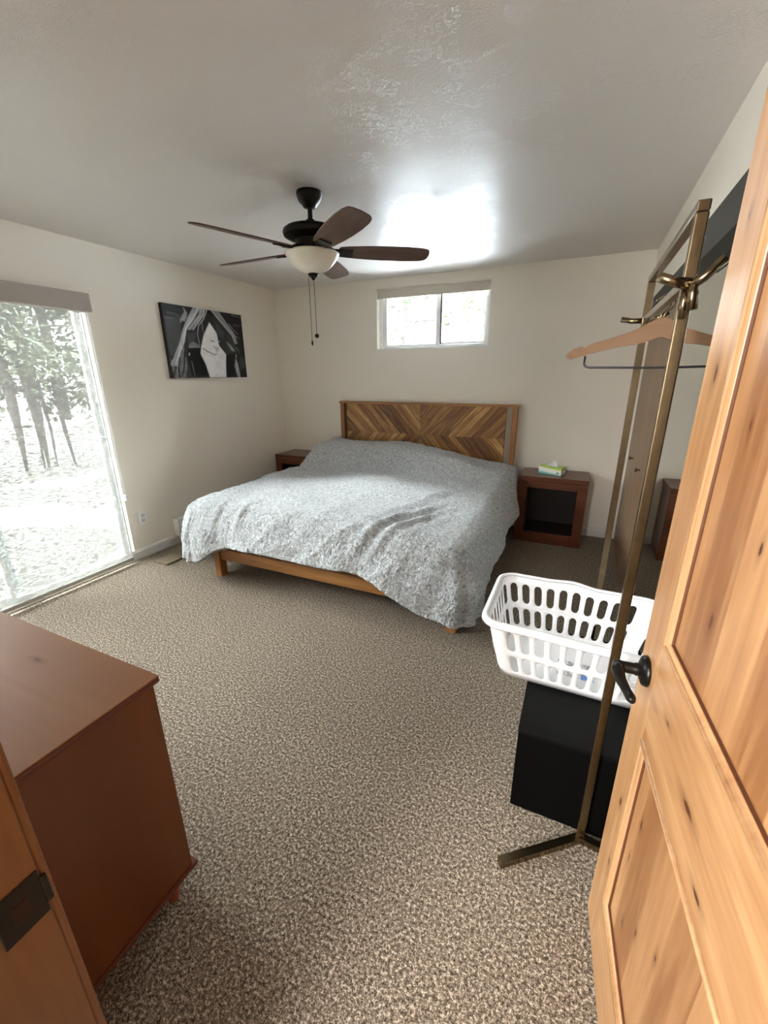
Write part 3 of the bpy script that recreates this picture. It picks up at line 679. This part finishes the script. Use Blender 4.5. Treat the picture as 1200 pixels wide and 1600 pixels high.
# ------------------------------------------------------------------ black cabinet and laundry basket
bc = thing('black_cabinet', 'plain black storage cabinet on the carpet under the laundry basket', 'cabinet', (0.15, 1.57, 0))
obj('cabinet_body', BOX(-0.213, 0.215, -0.338, 0.335, 0.0, 0.338, 0.002), m_black, bc)
obj('cabinet_top', BOX(-0.214, 0.216, -0.339, 0.336, 0.339, 0.356, 0.002), plain('black_cabinet_top', (0.004, 0.004, 0.004), 0.5, Specular_IOR_Level=0.10), bc)

bk_ = thing('laundry_basket', 'white plastic laundry basket with oval slots on the black cabinet', 'laundry basket', (0.078, 1.655, 0.3590))
HB = 0.262; LX, LY = 0.632, 0.43; LX0, LY0 = 0.52, 0.335
def per(hx, hy, r, u, wavy=0.0):
    """point + outward normal on rounded rectangle perimeter, u in 0..1 starting at front middle"""
    sx_, sy2 = hx-r, hy-r; segs = [('l', (-sx_, -hy), (sx_, -hy)), ('c', (sx_, -sy2), -PI/2), ('l', (hx, -sy2), (hx, sy2)), ('c', (sx_, sy2), 0), ('l', (sx_, hy), (-sx_, hy)), ('c', (-sx_, sy2), PI/2), ('l', (-hx, sy2), (-hx, -sy2)), ('c', (-sx_, -sy2), PI)]
    lens = [2*sx_, PI/2*r, 2*sy2, PI/2*r]*2
    d = (u % 1.0)*sum(lens)
    for sg, ln in zip(segs, lens):
        if d <= ln or sg is segs[-1]:
            if sg[0] == 'l':
                (ax, ay), (bx_, by_) = sg[1], sg[2]; k = d/ln
                tx, ty = (bx_-ax)/ln, (by_-ay)/ln; return ax+(bx_-ax)*k, ay+(by_-ay)*k, ty, -tx
            a = sg[2]+d/r; return sg[1][0]+r*math.cos(a), sg[1][1]+r*math.sin(a), math.cos(a), math.sin(a)
        d -= ln
def bpt(u, v, off=0.0):
    f_ = v**0.8
    hx = (LX0+(LX-LX0)*f_)/2; hy = (LY0+(LY-LY0)*f_)/2
    x, y, nx, ny = per(hx, hy, 0.058, u)
    w = 0.5+0.5*math.cos(min(1, abs(x+0.02)/0.11)*PI)         # dipped grip in the middle of the long sides
    z = v*HB - v*v*0.010*(1-w)*(1 if x > 0 else 0.2)
    if abs(ny) > 0.9: y += (1 if y > 0 else -1)*0.012*w*v
    return Vector((x+nx*off, y+ny*off, z))
def basket_wall():
    bm = bmesh.new()
    cells = []
    vr = [0.0, 0.10, 0.45, 0.50, 0.90, 1.0]
    NU = 36; du = 1.0/NU
    cache = {}
    def V(u, v):
        key = (round((u % 1.0)*1e5), round(v*1e5))
        if key not in cache: cache[key] = bm.verts.new(bpt(u, v))
        return cache[key]
    K = 6
    for iu in range(NU):
        u0 = iu*du
        for iv in range(5):
            v0, v1 = vr[iv], vr[iv+1]
            xm, ym, nx, ny = per(LX/2, LY/2, 0.058, u0+du/2)
            slot = iv in (1, 3) and (abs(nx) > 0.94 or abs(ny) > 0.94)
            if not slot:
                for k in range(K):
                    bm.faces.new((V(u0+du*k/K, v0), V(u0+du*(k+1)/K, v0), V(u0+du*(k+1)/K, v1), V(u0+du*k/K, v1))) if iv not in (1, 3) else None
                if iv in (1, 3):
                    for m in range(K):
                        for k in range(K):
                            bm.faces.new((V(u0+du*k/K, v0+(v1-v0)*m/K), V(u0+du*(k+1)/K, v0+(v1-v0)*m/K), V(u0+du*(k+1)/K, v0+(v1-v0)*(m+1)/K), V(u0+du*k/K, v0+(v1-v0)*(m+1)/K)))
                continue
            # outer rectangle points
            out = [(k/K, 0) for k in range(K)]+[(1, k/K) for k in range(K)]+[(1-k/K, 1) for k in range(K)]+[(0, 1-k/K) for k in range(K)]
            perim = 1.93; wu = du*perim; hv = (v1-v0)*HB
            hw = wu*0.30; hh2 = hv*0.44
            inn = []
            for a_, b_ in out:
                ex, ey = (a_-0.5)*2, (b_-0.5)*2
                x_, y_ = ex*hw, ey*hh2
                core = hh2-hw
                yc = max(-core, min(core, y_))
                if abs(y_) > core or True:
                    dxx, dyy = x_, y_-yc; dd = math.hypot(dxx, dyy)
                    if abs(ey) >= 0.999 or abs(y_) > core:
                        dyy = (1 if y_ > 0 else -1)*max(abs(y_)-core, 1e-6); dd = math.hypot(dxx, dyy)
                    px_, py_ = dxx/dd*hw, yc+dyy/dd*hw
                inn.append((0.5+px_/wu, 0.5+py_/hv))
            iv_ = [bm.verts.new(bpt(u0+a_*du, v0+(v1-v0)*b_)) for a_, b_ in inn]
            ov = [V(u0+a_*du, v0+(v1-v0)*b_) for a_, b_ in out]
            n_ = len(ov)
            for k in range(n_):
                bm.faces.new((ov[k], ov[(k+1) % n_], iv_[(k+1) % n_], iv_[k]))
    return bm
bwl = obj('basket_wall', basket_wall(), m_plastic, bk_, True)
so = bwl.modifiers.new('thickness', 'SOLIDIFY'); so.thickness = 0.003; so.offset = 0
bm = bmesh.new(); nn = 160
ring = [bm.verts.new(bpt(i/nn, 0.0)+Vector((0, 0, 0.0015))) for i in range(nn)]; bm.faces.new(ring)
bo = obj('basket_floor', bm, m_plastic, bk_); so = bo.modifiers.new('thickness', 'SOLIDIFY'); so.thickness = 0.003
bm = bmesh.new(); rings = []
rp = [(0.0, 0.004), (0.004, 0.009), (0.012, 0.010), (0.020, 0.006), (0.024, -0.002), (0.025, -0.012), (0.022, -0.016), (0.021, -0.003), (0.014, 0.004), (0.003, 0.0)]
for i in range(nn):
    base = bpt(i/nn, 1.0); x, y, nx, ny = per(LX/2, LY/2, 0.058, i/nn)
    rings.append([bm.verts.new(base+Vector((nx*a_, ny*a_, b_))) for a_, b_ in rp])
for i in range(nn):
    a_, b_ = rings[i], rings[(i+1) % nn]
    for k in range(len(rp)): bm.faces.new((a_[k], a_[(k+1) % len(rp)], b_[(k+1) % len(rp)], b_[k]))
obj('basket_rim', bm, m_plastic, bk_, True)
# printed sticker lying in the basket
g = NT('basket_sticker'); sep = g.n('SeparateXYZ'); g.set(sep.inputs[0], g.co)
ln = g.math('GREATER_THAN', g.math('FRACT', g.math('MULTIPLY', sep.outputs[1], 95)), 0.45)
wd = g.math('GREATER_THAN', g.noise(70, 2, v=g.map((1, 0.4, 1))), 0.47)
txt = g.math('MULTIPLY', g.math('MULTIPLY', ln, wd), g.math('LESS_THAN', sep.outputs[0], -0.01))
blue = g.math('MULTIPLY', g.math('GREATER_THAN', sep.outputs[0], 0.018), g.math('LESS_THAN', sep.outputs[1], -0.008))
ttl = g.math('MULTIPLY', g.math('MULTIPLY', g.math('GREATER_THAN', sep.outputs[0], 0.018), g.math('GREATER_THAN', sep.outputs[1], 0.006)), g.math('MULTIPLY', ln, wd))
cc = g.mix(txt, (0.8, 0.8, 0.82), (0.12, 0.12, 0.15)); cc = g.mix(blue, cc, (0.12, 0.30, 0.72)); cc = g.mix(ttl, cc, (0.12, 0.08, 0.16))
g.P(Base_Color=cc, Roughness=0.4)
STX, STY = 0.110, 1.632
st = obj('sticker', BOX(-0.070, 0.065, -0.055, 0.045, 0.0, 0.0008), g.m, bk_, False); st.location = (STX-0.078, STY-1.655, 0.0035); st['label'] = 'printed white and blue product sticker'

# ------------------------------------------------------------------ brass clothes rack
RX, RY0, RY1, RH = 0.176, 1.210, 2.000, 1.862
rk = thing('clothes_rack', 'antique brass garment rack with branching hooks standing before the closet', 'clothes rack', (RX, 1.605, 0))
def rpart(name, bm, mat=m_brass, parent=rk, world=True, **k):
    o = obj(name, bm, mat, parent, **k)
    if parent is rk: o.location = (-RX, -1.605, 0)
    return o
rpart('post', BOX(RX-0.0125, RX+0.0125, RY0-0.010, RY0+0.010, 0.0, RH-0.022, 0.003))
rpart('post', BOX(RX-0.0125, RX+0.0125, RY1-0.010, RY1+0.010, 0.0, RH-0.022, 0.0015))
rpart('top_bar', BOX(RX-0.0125, RX+0.0125, RY0-0.010, RY1+0.010, RH-0.0215, RH, 0.003))
rpart('hanging_rod', BOX(RX-0.009, RX+0.009, RY0+0.0105, RY1-0.0105, 1.702, 1.722, 0.001))
for (ye, sgn) in ((RY0, -1), (RY1, 1)):
    for (tx, ty) in ((-0.062, RY0-0.205), (0.335, RY0-0.035)) if sgn < 0 else ((-0.062, RY1+0.205), (0.335, RY1+0.06)):
        bm = bmesh.new(); tube(bm, [(RX, ye+sgn*0.012, 0.0125), (tx, ty, 0.0125)], 0.01, sq=(0.024, 0.024)); rpart('foot', bm)
# branch hooks
def twig(pts, rad): 
    bm = bmesh.new(); tube(bm, pts, rad, 10); return bm
yh = RY0-0.020
bm = twig([(RX+0.002, yh, 1.703), (RX-0.030, yh-0.008, 1.709), (RX-0.062, yh-0.016, 1.720)], [0.012, 0.0105, 0.010])
hk = rpart('branch_hook', bm, smooth=True)
rpart('branch_hook', twig([(RX, yh, 1.700), (RX+0.022, yh-0.010, 1.714), (RX+0.052, yh-0.016, 1.745)], [0.012, 0.010, 0.009]), smooth=True)
rpart('branch_hook', twig([(RX+0.002, yh, 1.706), (RX+0.008, yh-0.006, 1.685), (RX+0.011, yh-0.008, 1.652)], [0.011, 0.0105, 0.011]), smooth=True)
rpart('branch_hook', twig([(RX-0.006, yh+0.006, 1.700), (RX-0.004, yh+0.004, 1.67), (RX-0.003, yh+0.006, 1.636)], [0.007, 0.009, 0.008]), smooth=True)
rpart('branch_hook', twig([(RX-0.010, RY1+0.02, 1.712), (RX-0.045, RY1+0.03, 1.714), (RX-0.080, RY1+0.035, 1.722)], [0.010, 0.010, 0.010]), smooth=True)
rpart('branch_hook', twig([(RX+0.010, RY1+0.02, 1.712), (RX+0.045, RY1+0.03, 1.722), (RX+0.075, RY1+0.035, 1.738)], [0.010, 0.009, 0.009]), smooth=True)

def make_hanger(name, label, loc, rz):
    hg = thing(name, label, 'clothes hanger', loc, rz, 'wooden hangers on the brass rack')
    bm = bmesh.new(); rings = []
    N = 40; HL = 0.238
    for i in range(N+1):
        a = -1+2*i/N; x = a*HL; e = abs(a)
        zc = -0.058*(e**1.15) - 0.002
        zc += 0.012*math.exp(-(e/0.14)**2)
        hgt = 0.0125+0.0125*math.exp(-(e/0.30)**2)
        if e > 0.93: hgt *= math.sqrt(max(0.06, 1-((e-0.93)/0.075)**2))
        notch = 0.006 if abs(e-0.80) < 0.02 else 0.0
        yb_ = 0.018*e*e
        top_, bot_ = zc+hgt-notch, zc-hgt
        th_ = 0.006
        rings.append([bm.verts.new((x, yb_+y_, z_)) for y_, z_ in ((-th_, bot_), (th_, bot_), (th_*1.1, (top_+bot_)/2), (th_, top_), (-th_, top_), (-th_*1.1, (top_+bot_)/2))])
    for a_, b_ in zip(rings, rings[1:]):
        for k in range(6): bm.faces.new((a_[k], a_[(k+1) % 6], b_[(k+1) % 6], b_[k]))
    bm.faces.new(rings[0]); bm.faces.new(rings[-1])
    auto(obj('hanger_body', bm, m_hanger, hg), 50)
    bm = bmesh.new(); e = 0.185
    tube(bm, [(-e, 0.012, -0.060), (-e, 0.012, -0.084), (-e+0.004, 0.011, -0.090), (-e+0.012, 0.010, -0.093), (0, 0.003, -0.096), (e-0.012, 0.010, -0.093), (e-0.004, 0.011, -0.090), (e, 0.012, -0.084), (e, 0.012, -0.060)], 0.0032, 10)
    obj('trouser_bar', bm, m_blackwire, hg, True)
    bm = bmesh.new()
    pts = [(0, 0, 0.02), (0, 0, 0.045)]+[(0.0, 0.0, 0)]*0
    R_ = 0.0205; zc = 0.045+R_+0.006
    for k in range(15):
        a = -PI/2+0.35+k*(PI*1.28)/14
        pts.append((R_*math.cos(a)*1.0, 0, zc+R_*math.sin(a)))
    tube(bm, pts, 0.0016, 8)
    obj('hanger_hook', bm, m_brass, hg, True)
    return hg
h1 = make_hanger('clothes_hanger', 'pale wooden hanger with black trouser bar hanging in front on the rack rod', (RX-0.003, 1.47, 1.632), 0.0)
h2 = copy_tree(h1); h2.location = (RX-0.001, 1.56, 1.640); h2['label'] = 'wooden hanger hidden behind the front hanger, only its wire hook showing'
for ch_ in [x for x in COL.objects if x.parent == h2 and x.name.startswith('trouser_bar')]: bpy.data.objects.remove(ch_)

# ------------------------------------------------------------------ wall items on the left
hx_ = thing('baseboard_heater', 'cream electric baseboard heater on the left wall beside the bed', 'heater', (XL, 3.05, 0.080))
bm = bmesh.new(); P_ = [(0.0, 0.0), (0.052, 0.0), (0.066, 0.030), (0.062, 0.090), (0.046, 0.118), (0.040, 0.160), (0.0, 0.160)]
def extr(bm, prof, y0, y1):
    a = [bm.verts.new((x, y0, z)) for x, z in prof]; b = [bm.verts.new((x, y1, z)) for x, z in prof]
    for i in range(len(prof)): j = (i+1) % len(prof); bm.faces.new((a[i], a[j], b[j], b[i]))
    bm.faces.new(a); bm.faces.new(b)
for (ya, yb) in ((-0.505, -0.415), (0.415, 0.505)): extr(bm, [(0, 0), (0.068, 0), (0.068, 0.165), (0, 0.165)], ya, ya+0.012 if ya < 0 else yb)
extr(bm, [(0.001, 0.0), (0.045, 0.0), (0.058, 0.020), (0.001, 0.020)], -0.493, 0.493)
extr(bm, [(0.0, 0.145), (0.050, 0.145), (0.046, 0.160), (0.0, 0.162)], -0.493, 0.493)
obj('heater_case', bm, m_heater, hx_)
bm = bmesh.new(); extr(bm, [(0.050, 0.045), (0.064, 0.045), (0.062, 0.102), (0.050, 0.102)], -0.493, 0.493); extr(bm, [(0.002, 0.10), (0.052, 0.10), (0.050, 0.146), (0.002, 0.146)], -0.493, -0.40)
extr(bm, [(0.002, 0.10), (0.052, 0.10), (0.050, 0.146), (0.002, 0.146)], 0.40, 0.493)
obj('heater_front', bm, m_heater, hx_)
obj('heater_fins', BOX(0.004, 0.040, -0.49, 0.49, 0.020, 0.146), m_dark, hx_)
ol = thing('wall_outlet', 'white duplex outlet plate low on the left wall', 'outlet', (XL, 2.258, 0.350))
obj('cover_plate', BOX(0.0005, 0.006, -0.036, 0.036, -0.060, 0.060, 0.0025), m_white, ol)
for dz in (-0.021, 0.021):
    so_ = obj('socket', BOX(0.006, 0.0085, -0.0165, 0.0165, dz-0.014, dz+0.014, 0.001), m_trim, ol)
    bm = bmesh.new(); box(bm, 0.0085, 0.009, -0.008, -0.006, dz-0.004, dz+0.006); box(bm, 0.0085, 0.009, 0.006, 0.008, dz-0.004, dz+0.006); box(bm, 0.0085, 0.009, -0.002, 0.002, dz-0.010, dz-0.006); obj('socket_holes', bm, m_dark, so_)
fb = obj('wooden_board', BOX(-0.083, 0.083, -0.45, 0.45, 0.0, 0.014, 0.002), m_board); fb.location = (-3.100, 2.605, 0.001)
tag(fb, 'flat taupe wooden board lying on the carpet between heater and bed', 'board')

# horse picture on canvas -------------------------------------------------
PW, PH = 0.945, 0.610
NXp, NYp = 300, 194
q = [(110, 90), (1005, 225), (1080, 915), (240, 930)]     # corners of the print in its own sketch coordinates
A = []; bb = []
for (X_, Y_), (u_, v_) in zip(q, [(0, 0), (1, 0), (1, 1), (0, 1)]):
    A.append([X_, Y_, 1, 0, 0, 0, -u_*X_, -u_*Y_]); bb.append(u_); A.append([0, 0, 0, X_, Y_, 1, -v_*X_, -v_*Y_]); bb.append(v_)
hm = np.linalg.solve(np.array(A, float), np.array(bb, float)); Hm = np.append(hm, 1).reshape(3, 3)
def uv(p):
    w = Hm @ np.array([p[0], p[1], 1.0]); return (w[0]/w[2]*NXp, w[1]/w[2]*NYp)
gy, gx = np.mgrid[0:NYp, 0:NXp].astype(float)
rng = np.random.RandomState(3)
img = np.full((NYp, NXp), 0.10)
def blur(a, n):
    for _ in range(n):
        a = (np.roll(a, 1, 0)+np.roll(a, -1, 0)+np.roll(a, 1, 1)+np.roll(a, -1, 1)+2*a)/6
    return a
def poly(pts, val, bl=3, alpha=1.0, tex=0.0):
    global img
    P2 = [uv(p) for p in pts]; ins = np.zeros((NYp, NXp), bool); j = len(P2)-1
    for i in range(len(P2)):
        xi, yi = P2[i]; xj, yj = P2[j]
        cond = ((yi > gy) != (yj > gy)) & (gx < (xj-xi)*(gy-yi)/((yj-yi) if yj != yi else 1e-9)+xi); ins ^= cond; j = i
    m = blur(ins.astype(float), bl)*alpha
    tx = blur(rng.rand(NYp, NXp), 4)-0.5
    img = img*(1-m)+(val+tex*tx*6)*m
def stroke(pts, w0, w1, val, alpha=0.9):
    global img
    P2 = [uv(p) for p in pts]; n_ = len(P2)-1
    best = np.full((NYp, NXp), 1e9); wd_ = np.zeros((NYp, NXp))
    for i in range(n_):
        (ax, ay), (bx_, by_) = P2[i], P2[i+1]; dx, dy = bx_-ax, by_-ay
        t = np.clip(((gx-ax)*dx+(gy-ay)*dy)/(dx*dx+dy*dy+1e-9), 0, 1); d = np.hypot(gx-ax-dx*t, gy-ay-dy*t)
        k = (i+t)/n_; b_ = d < best; best = np.where(b_, d, best); wd_ = np.where(b_, w0+(w1-w0)*k, wd_)
    m = np.clip(1.2-best/np.maximum(wd_, 0.3), 0, 1)*alpha; img = img*(1-m)+val*m
img += (blur(rng.rand(NYp, NXp), 60)-0.5)*0.5
poly([(150, 230), (330, 260), (340, 420), (300, 640), (220, 700), (180, 520)], 0.22, 14)
stroke([(180, 200), (260, 215), (320, 245)], 4, 3, 0.40, 0.5); stroke([(140, 258), (240, 262)], 2, 2, 0.4, 0.5)
stroke([(900, 225), (1000, 250)], 4, 3, 0.40, 0.6); stroke([(920, 335), (1010, 345)], 3, 2, 0.35, 0.6)
poly([(350, 380), (520, 380), (600, 200), (720, 240), (850, 350), (950, 520), (960, 700), (900, 920), (380, 920), (360, 700)], 0.17, 8)
poly([(700, 280), (820, 420), (800, 500), (740, 420)], 0.27, 8, 0.7); poly([(400, 430), (500, 420), (490, 500), (420, 560)], 0.26, 8, 0.7)
poly([(410, 600), (560, 590), (640, 900), (460, 900), (410, 720)], 0.06, 6)
poly([(850, 660), (945, 640), (930, 900), (840, 910)], 0.07, 6)
poly([(650, 305), (690, 360), (735, 430), (750, 510), (760, 560), (840, 660), (838, 760), (845, 915), (660, 918), (610, 770), (550, 650), (560, 570), (585, 450), (620, 370)], 0.90, 2, 1.0, 0.08)
poly([(600, 660), (700, 700), (720, 900), (670, 915), (620, 780)], 0.97, 8, 0.6); poly([(690, 560), (760, 590), (740, 640)], 0.62, 5, 0.7)
poly([(650, 305), (720, 410), (610, 440)], 0.98, 5, 0.6)
stroke([(580, 595), (640, 630), (710, 662), (740, 655)], 1.6, 1.0, 0.18, 0.9); stroke([(670, 508), (710, 516)], 1.8, 1, 0.1, 0.8); stroke([(745, 515), (772, 518)], 1.8, 1.0, 0.85)
poly([(420, 590), (425, 545), (470, 515), (540, 560), (550, 585)], 0.42, 4); stroke([(425, 580), (490, 572), (550, 580)], 2, 1.2, 0.55)
poly([(835, 515), (880, 545), (945, 625), (905, 620)], 0.50, 4); stroke([(430, 650), (425, 672)], 3, 2, 0.85); stroke([(950, 665), (955, 690)], 2.5, 2, 0.75)
# mane and forelock
poly([(350, 135), (375, 160), (405, 205), (395, 260), (375, 300), (345, 290), (330, 325), (322, 280), (345, 230), (370, 190)], 0.55, 2, 0.9)
poly([(205, 690), (245, 740), (290, 600), (330, 480), (345, 400), (372, 420), (365, 560), (380, 700), (400, 800), (375, 925), (260, 925), (235, 800)], 0.42, 5, 0.85, 0.15)
for k in range(34):
    o_ = rng.uniform(-38, 38); r_ = rng.uniform(-14, 14); b_ = rng.uniform(0.40, 1.15)
    stroke([(500+o_*1.2, 150), (440+o_+r_, 260), (375+o_*0.6, 380), (345+o_*0.5+r_, 520), (300+o_*0.8, 640), (255+o_*1.3, 780+r_)], 1.3, 0.9, b_, 0.6)
for k in range(22):
    o_ = rng.uniform(-36, 30); b_ = rng.uniform(0.45, 1.15)
    stroke([(575+o_, 155), (560+o_, 230), (500+o_*1.1, 310), (440+o_*1.3, 390)], 1.3, 0.7, b_, 0.6)
for k in range(26):
    o_ = rng.uniform(-45, 45); b_ = rng.uniform(0.35, 1.1)
    stroke([(710+o_, 180), (780+o_*0.9, 270), (860+o_*0.7, 370), (920+o_*0.5, 450), (955+o_*0.4, 540)], 1.3, 0.6, b_, 0.6)
stroke([(620, 175), (585, 270), (530, 340), (518, 440), (545, 560)], 2.6, 1.2, 0.8); stroke([(565, 290), (575, 380), (590, 430)], 1.5, 1, 0.75)
for pts in ([(350, 510), (360, 650), (350, 920)], [(390, 700), (400, 800), (385, 920)], [(300, 740), (290, 840), (300, 920)], [(455, 740), (490, 900)]): stroke(pts, 2.5, 2.0, 0.55, 0.6)
for pts in ([(320, 700), (310, 820), (320, 925)], [(372, 640), (370, 800), (350, 900)], [(275, 800), (255, 920)]): stroke(pts, 3, 3, 0.06, 0.8)
poly([(945, 690), (975, 760), (1005, 915), (975, 915), (935, 800)], 0.55, 2, 0.9); stroke([(940, 800), (960, 910)], 2, 2, 0.2, 0.8)
stroke([(870, 320), (930, 400), (975, 440)], 1.2, 0.8, 0.8); stroke([(900, 400), (940, 460), (990, 475)], 1.2, 0.7, 0.8); stroke([(950, 580), (995, 640)], 1.4, 0.7, 0.6)
poly([(985, 690), (1060, 700), (1070, 800), (1000, 830)], 0.22, 8, 0.7)
img = np.clip(blur(img, 1)*1.1-0.05, 0.01, 0.98)**1.7
pc = thing('horse_picture', 'black and white canvas print of a horse face on the left wall', 'picture', (XL, 3.232, 1.806))
bm = bmesh.new(); vs = [[bm.verts.new((0.0341, (i/(NXp-1)-0.5)*PW, (0.5-j/(NYp-1))*PH)) for i in range(NXp)] for j in range(NYp)]
for j in range(NYp-1):
    for i in range(NXp-1): bm.faces.new((vs[j][i], vs[j][i+1], vs[j+1][i+1], vs[j+1][i]))
g = NT('horse_print'); at = g.n('Attribute', attribute_name='print'); g.P(Base_Color=g.mix(0.03, at.outputs['Color'], (0.10, 0.11, 0.13)), Roughness=0.5, Specular_IOR_Level=0.25)
pr = obj('print', bm, g.m, pc)
ca_ = pr.data.color_attributes.new('print', 'FLOAT_COLOR', 'POINT')
flat = np.ones((NYp*NXp, 4)); flat[:, 0] = flat[:, 1] = flat[:, 2] = img.reshape(-1); flat[:, 2] *= 1.05
ca_.data.foreach_set('color', flat.reshape(-1).astype(np.float32))
obj('canvas_frame', BOX(0.001, 0.034, -PW/2, PW/2, -PH/2, PH/2, 0.001), plain('black_canvas_edge', (0.012, 0.012, 0.014), 0.5), pc)

# ------------------------------------------------------------------ outdoors
bm = bmesh.new()
def gridmesh(bm, x0, x1, y0, y1, n, fz):
    g_ = [[bm.verts.new((x0+(x1-x0)*i/n, y0+(y1-y0)*j/n, fz(x0+(x1-x0)*i/n, y0+(y1-y0)*j/n))) for i in range(n+1)] for j in range(n+1)]
    for j in range(n):
        for i in range(n): bm.faces.new((g_[j][i], g_[j][i+1], g_[j+1][i+1], g_[j+1][i]))
gridmesh(bm, -40, XL-T-0.01, -30, 30, 60, lambda x, y: -0.10+0.25*mnoise.noise(Vector((x*0.2, y*0.2, 0)))*min(1, (XL-x)/4)+max(0, (-x-10))*0.05)
gd = struct('ground_side', bm, m_snow, True); gd['label'] = 'snowy ground outside the patio door'
bm = bmesh.new(); gridmesh(bm, XL-T-0.005, 30, YB+T+0.02, 45, 50, lambda x, y: 1.42+0.03*(y-4.4)+0.2*mnoise.noise(Vector((x*0.25, y*0.25, 4)))*min(1, (y-4.5)/3))
g = NT('clean_snow'); g.P(Base_Color=(0.40, 0.43, 0.48), Roughness=0.8); gd2 = struct('ground_back', bm, g.m, True); gd2['label'] = 'bright snow bank outside the small back window'
def tree(x, y, z0, hgt, r, crown, label, cat='tree', leafm=m_leaf, taper=0.4, nbr=14, bz=0.3, group=None, nl=700, inv=False):
    t = thing('pine_tree', label, cat, (x, y, z0), random.uniform(0, 6), group)
    bm = bmesh.new(); pts = [(0.04*math.sin(k*1.3), 0.04*math.cos(k), hgt*k/9) for k in range(10)]
    rr_ = [r*(1-(1-taper)*k/9) for k in range(10)]
    if inv: rr_ = [r*min(1.0, 0.25+0.75*(hgt*k/9)/1.4) for k in range(10)]  # trunk thinned towards its base, glare put into the shape
    tube(bm, pts, rr_, 12); obj('trunk', bm, m_bark, t, True)
    bm = bmesh.new(); bl = bmesh.new()
    tube(bm, [(0, 0, hgt*bz*0.9), (0, 0, hgt*0.98)], r*0.35, 6)
    for k in range(nbr):
        z = hgt*(bz+(0.97-bz)*k/nbr); a = k*2.4+random.uniform(-.4, .4); ln = crown*(1.05-0.75*k/nbr)*random.uniform(.7, 1.1)
        e = Vector((math.cos(a)*ln, math.sin(a)*ln, z-0.12*ln)); m0 = Vector((math.cos(a)*ln*.5, math.sin(a)*ln*.5, z+0.03*ln))
        tube(bm, [(0, 0, z), m0, e], [r*.22, r*.15, r*.06], 6)
        for q_ in range(nl//nbr):
            f_ = random.uniform(.25, 1.05); p = Vector((0, 0, z)).lerp(e, f_)+Vector([random.gauss(0, .10+.08*ln) for _ in range(3)])*Vector((1, 1, .6)).length*0.6
            s_ = random.uniform(.04, .11); d1_ = Vector([random.gauss(0, 1) for _ in range(3)]).normalized()*s_; d2_ = Vector([random.gauss(0, 1) for _ in range(3)]).normalized()*s_*.5
            vv = [bl.verts.new(p-d1_), bl.verts.new(p+d2_), bl.verts.new(p+d1_), bl.verts.new(p-d2_)]; bl.faces.new(vv)
    obj('branches', bm, m_bark, t); obj('foliage', bl, leafm, t)
    return t
G1 = 'pines outside the patio door, seen through the shade'
sidet = [(-9.0, 4.09, 0.085), (-9.0, 4.36, 0.045), (-9.0, 4.46, 0.075), (-9.0, 4.565, 0.035), (-9.0, 4.88, 0.055)]
names = ['leftmost thick tree trunk seen through the patio shade', 'second slim tree trunk seen through the patio shade', 'third and longest-reaching trunk seen through the patio shade', 'fourth thin trunk seen through the patio shade', 'rightmost short trunk seen through the patio shade']
for (x, y, r_), nm_ in zip(sidet, names):
    tree(x, y, -0.15, 6.5, r_, 1.6, nm_, nbr=16, bz=0.22, group=G1, nl=1500, taper=0.12, inv=True)
for k, (x, y, nm_) in enumerate([(-14.5, 3.2, 'dense dark pine filling the left of the patio view'), (-15, 8.2, 'dense dark pine filling the right of the patio view'), (-13.0, 10.6, 'far pine by the right edge of the patio view')]):
    tree(x, y, 0.2, 8.0, 0.16, 2.6, nm_, nbr=30, bz=0.12, group=G1, nl=4200)
G2 = 'trees outside the high back window'
for (x, y, r_, lf, nm_) in [(-4.05, 10.0, 0.13, m_leaf, 'grey tree trunk in the left pane of the high window'), (-2.55, 9.0, 0.10, m_leaf, 'leaning pair trunk beside the window mullion'), (-2.45, 11.5, 0.10, m_leaf2, 'trunk among yellow-green leaves at the middle of the right pane'), (-1.40, 9.6, 0.13, m_leaf2, 'trunk toward the right edge of the high window'), (-3.0, 14.0, 0.15, m_leaf2, 'far leafy tree behind the window trunks')]:
    tree(x, y, 1.3, 7.0, r_, 1.5, nm_, leafm=lf, nbr=18, bz=0.10, group=G2, nl=1300, taper=0.6)
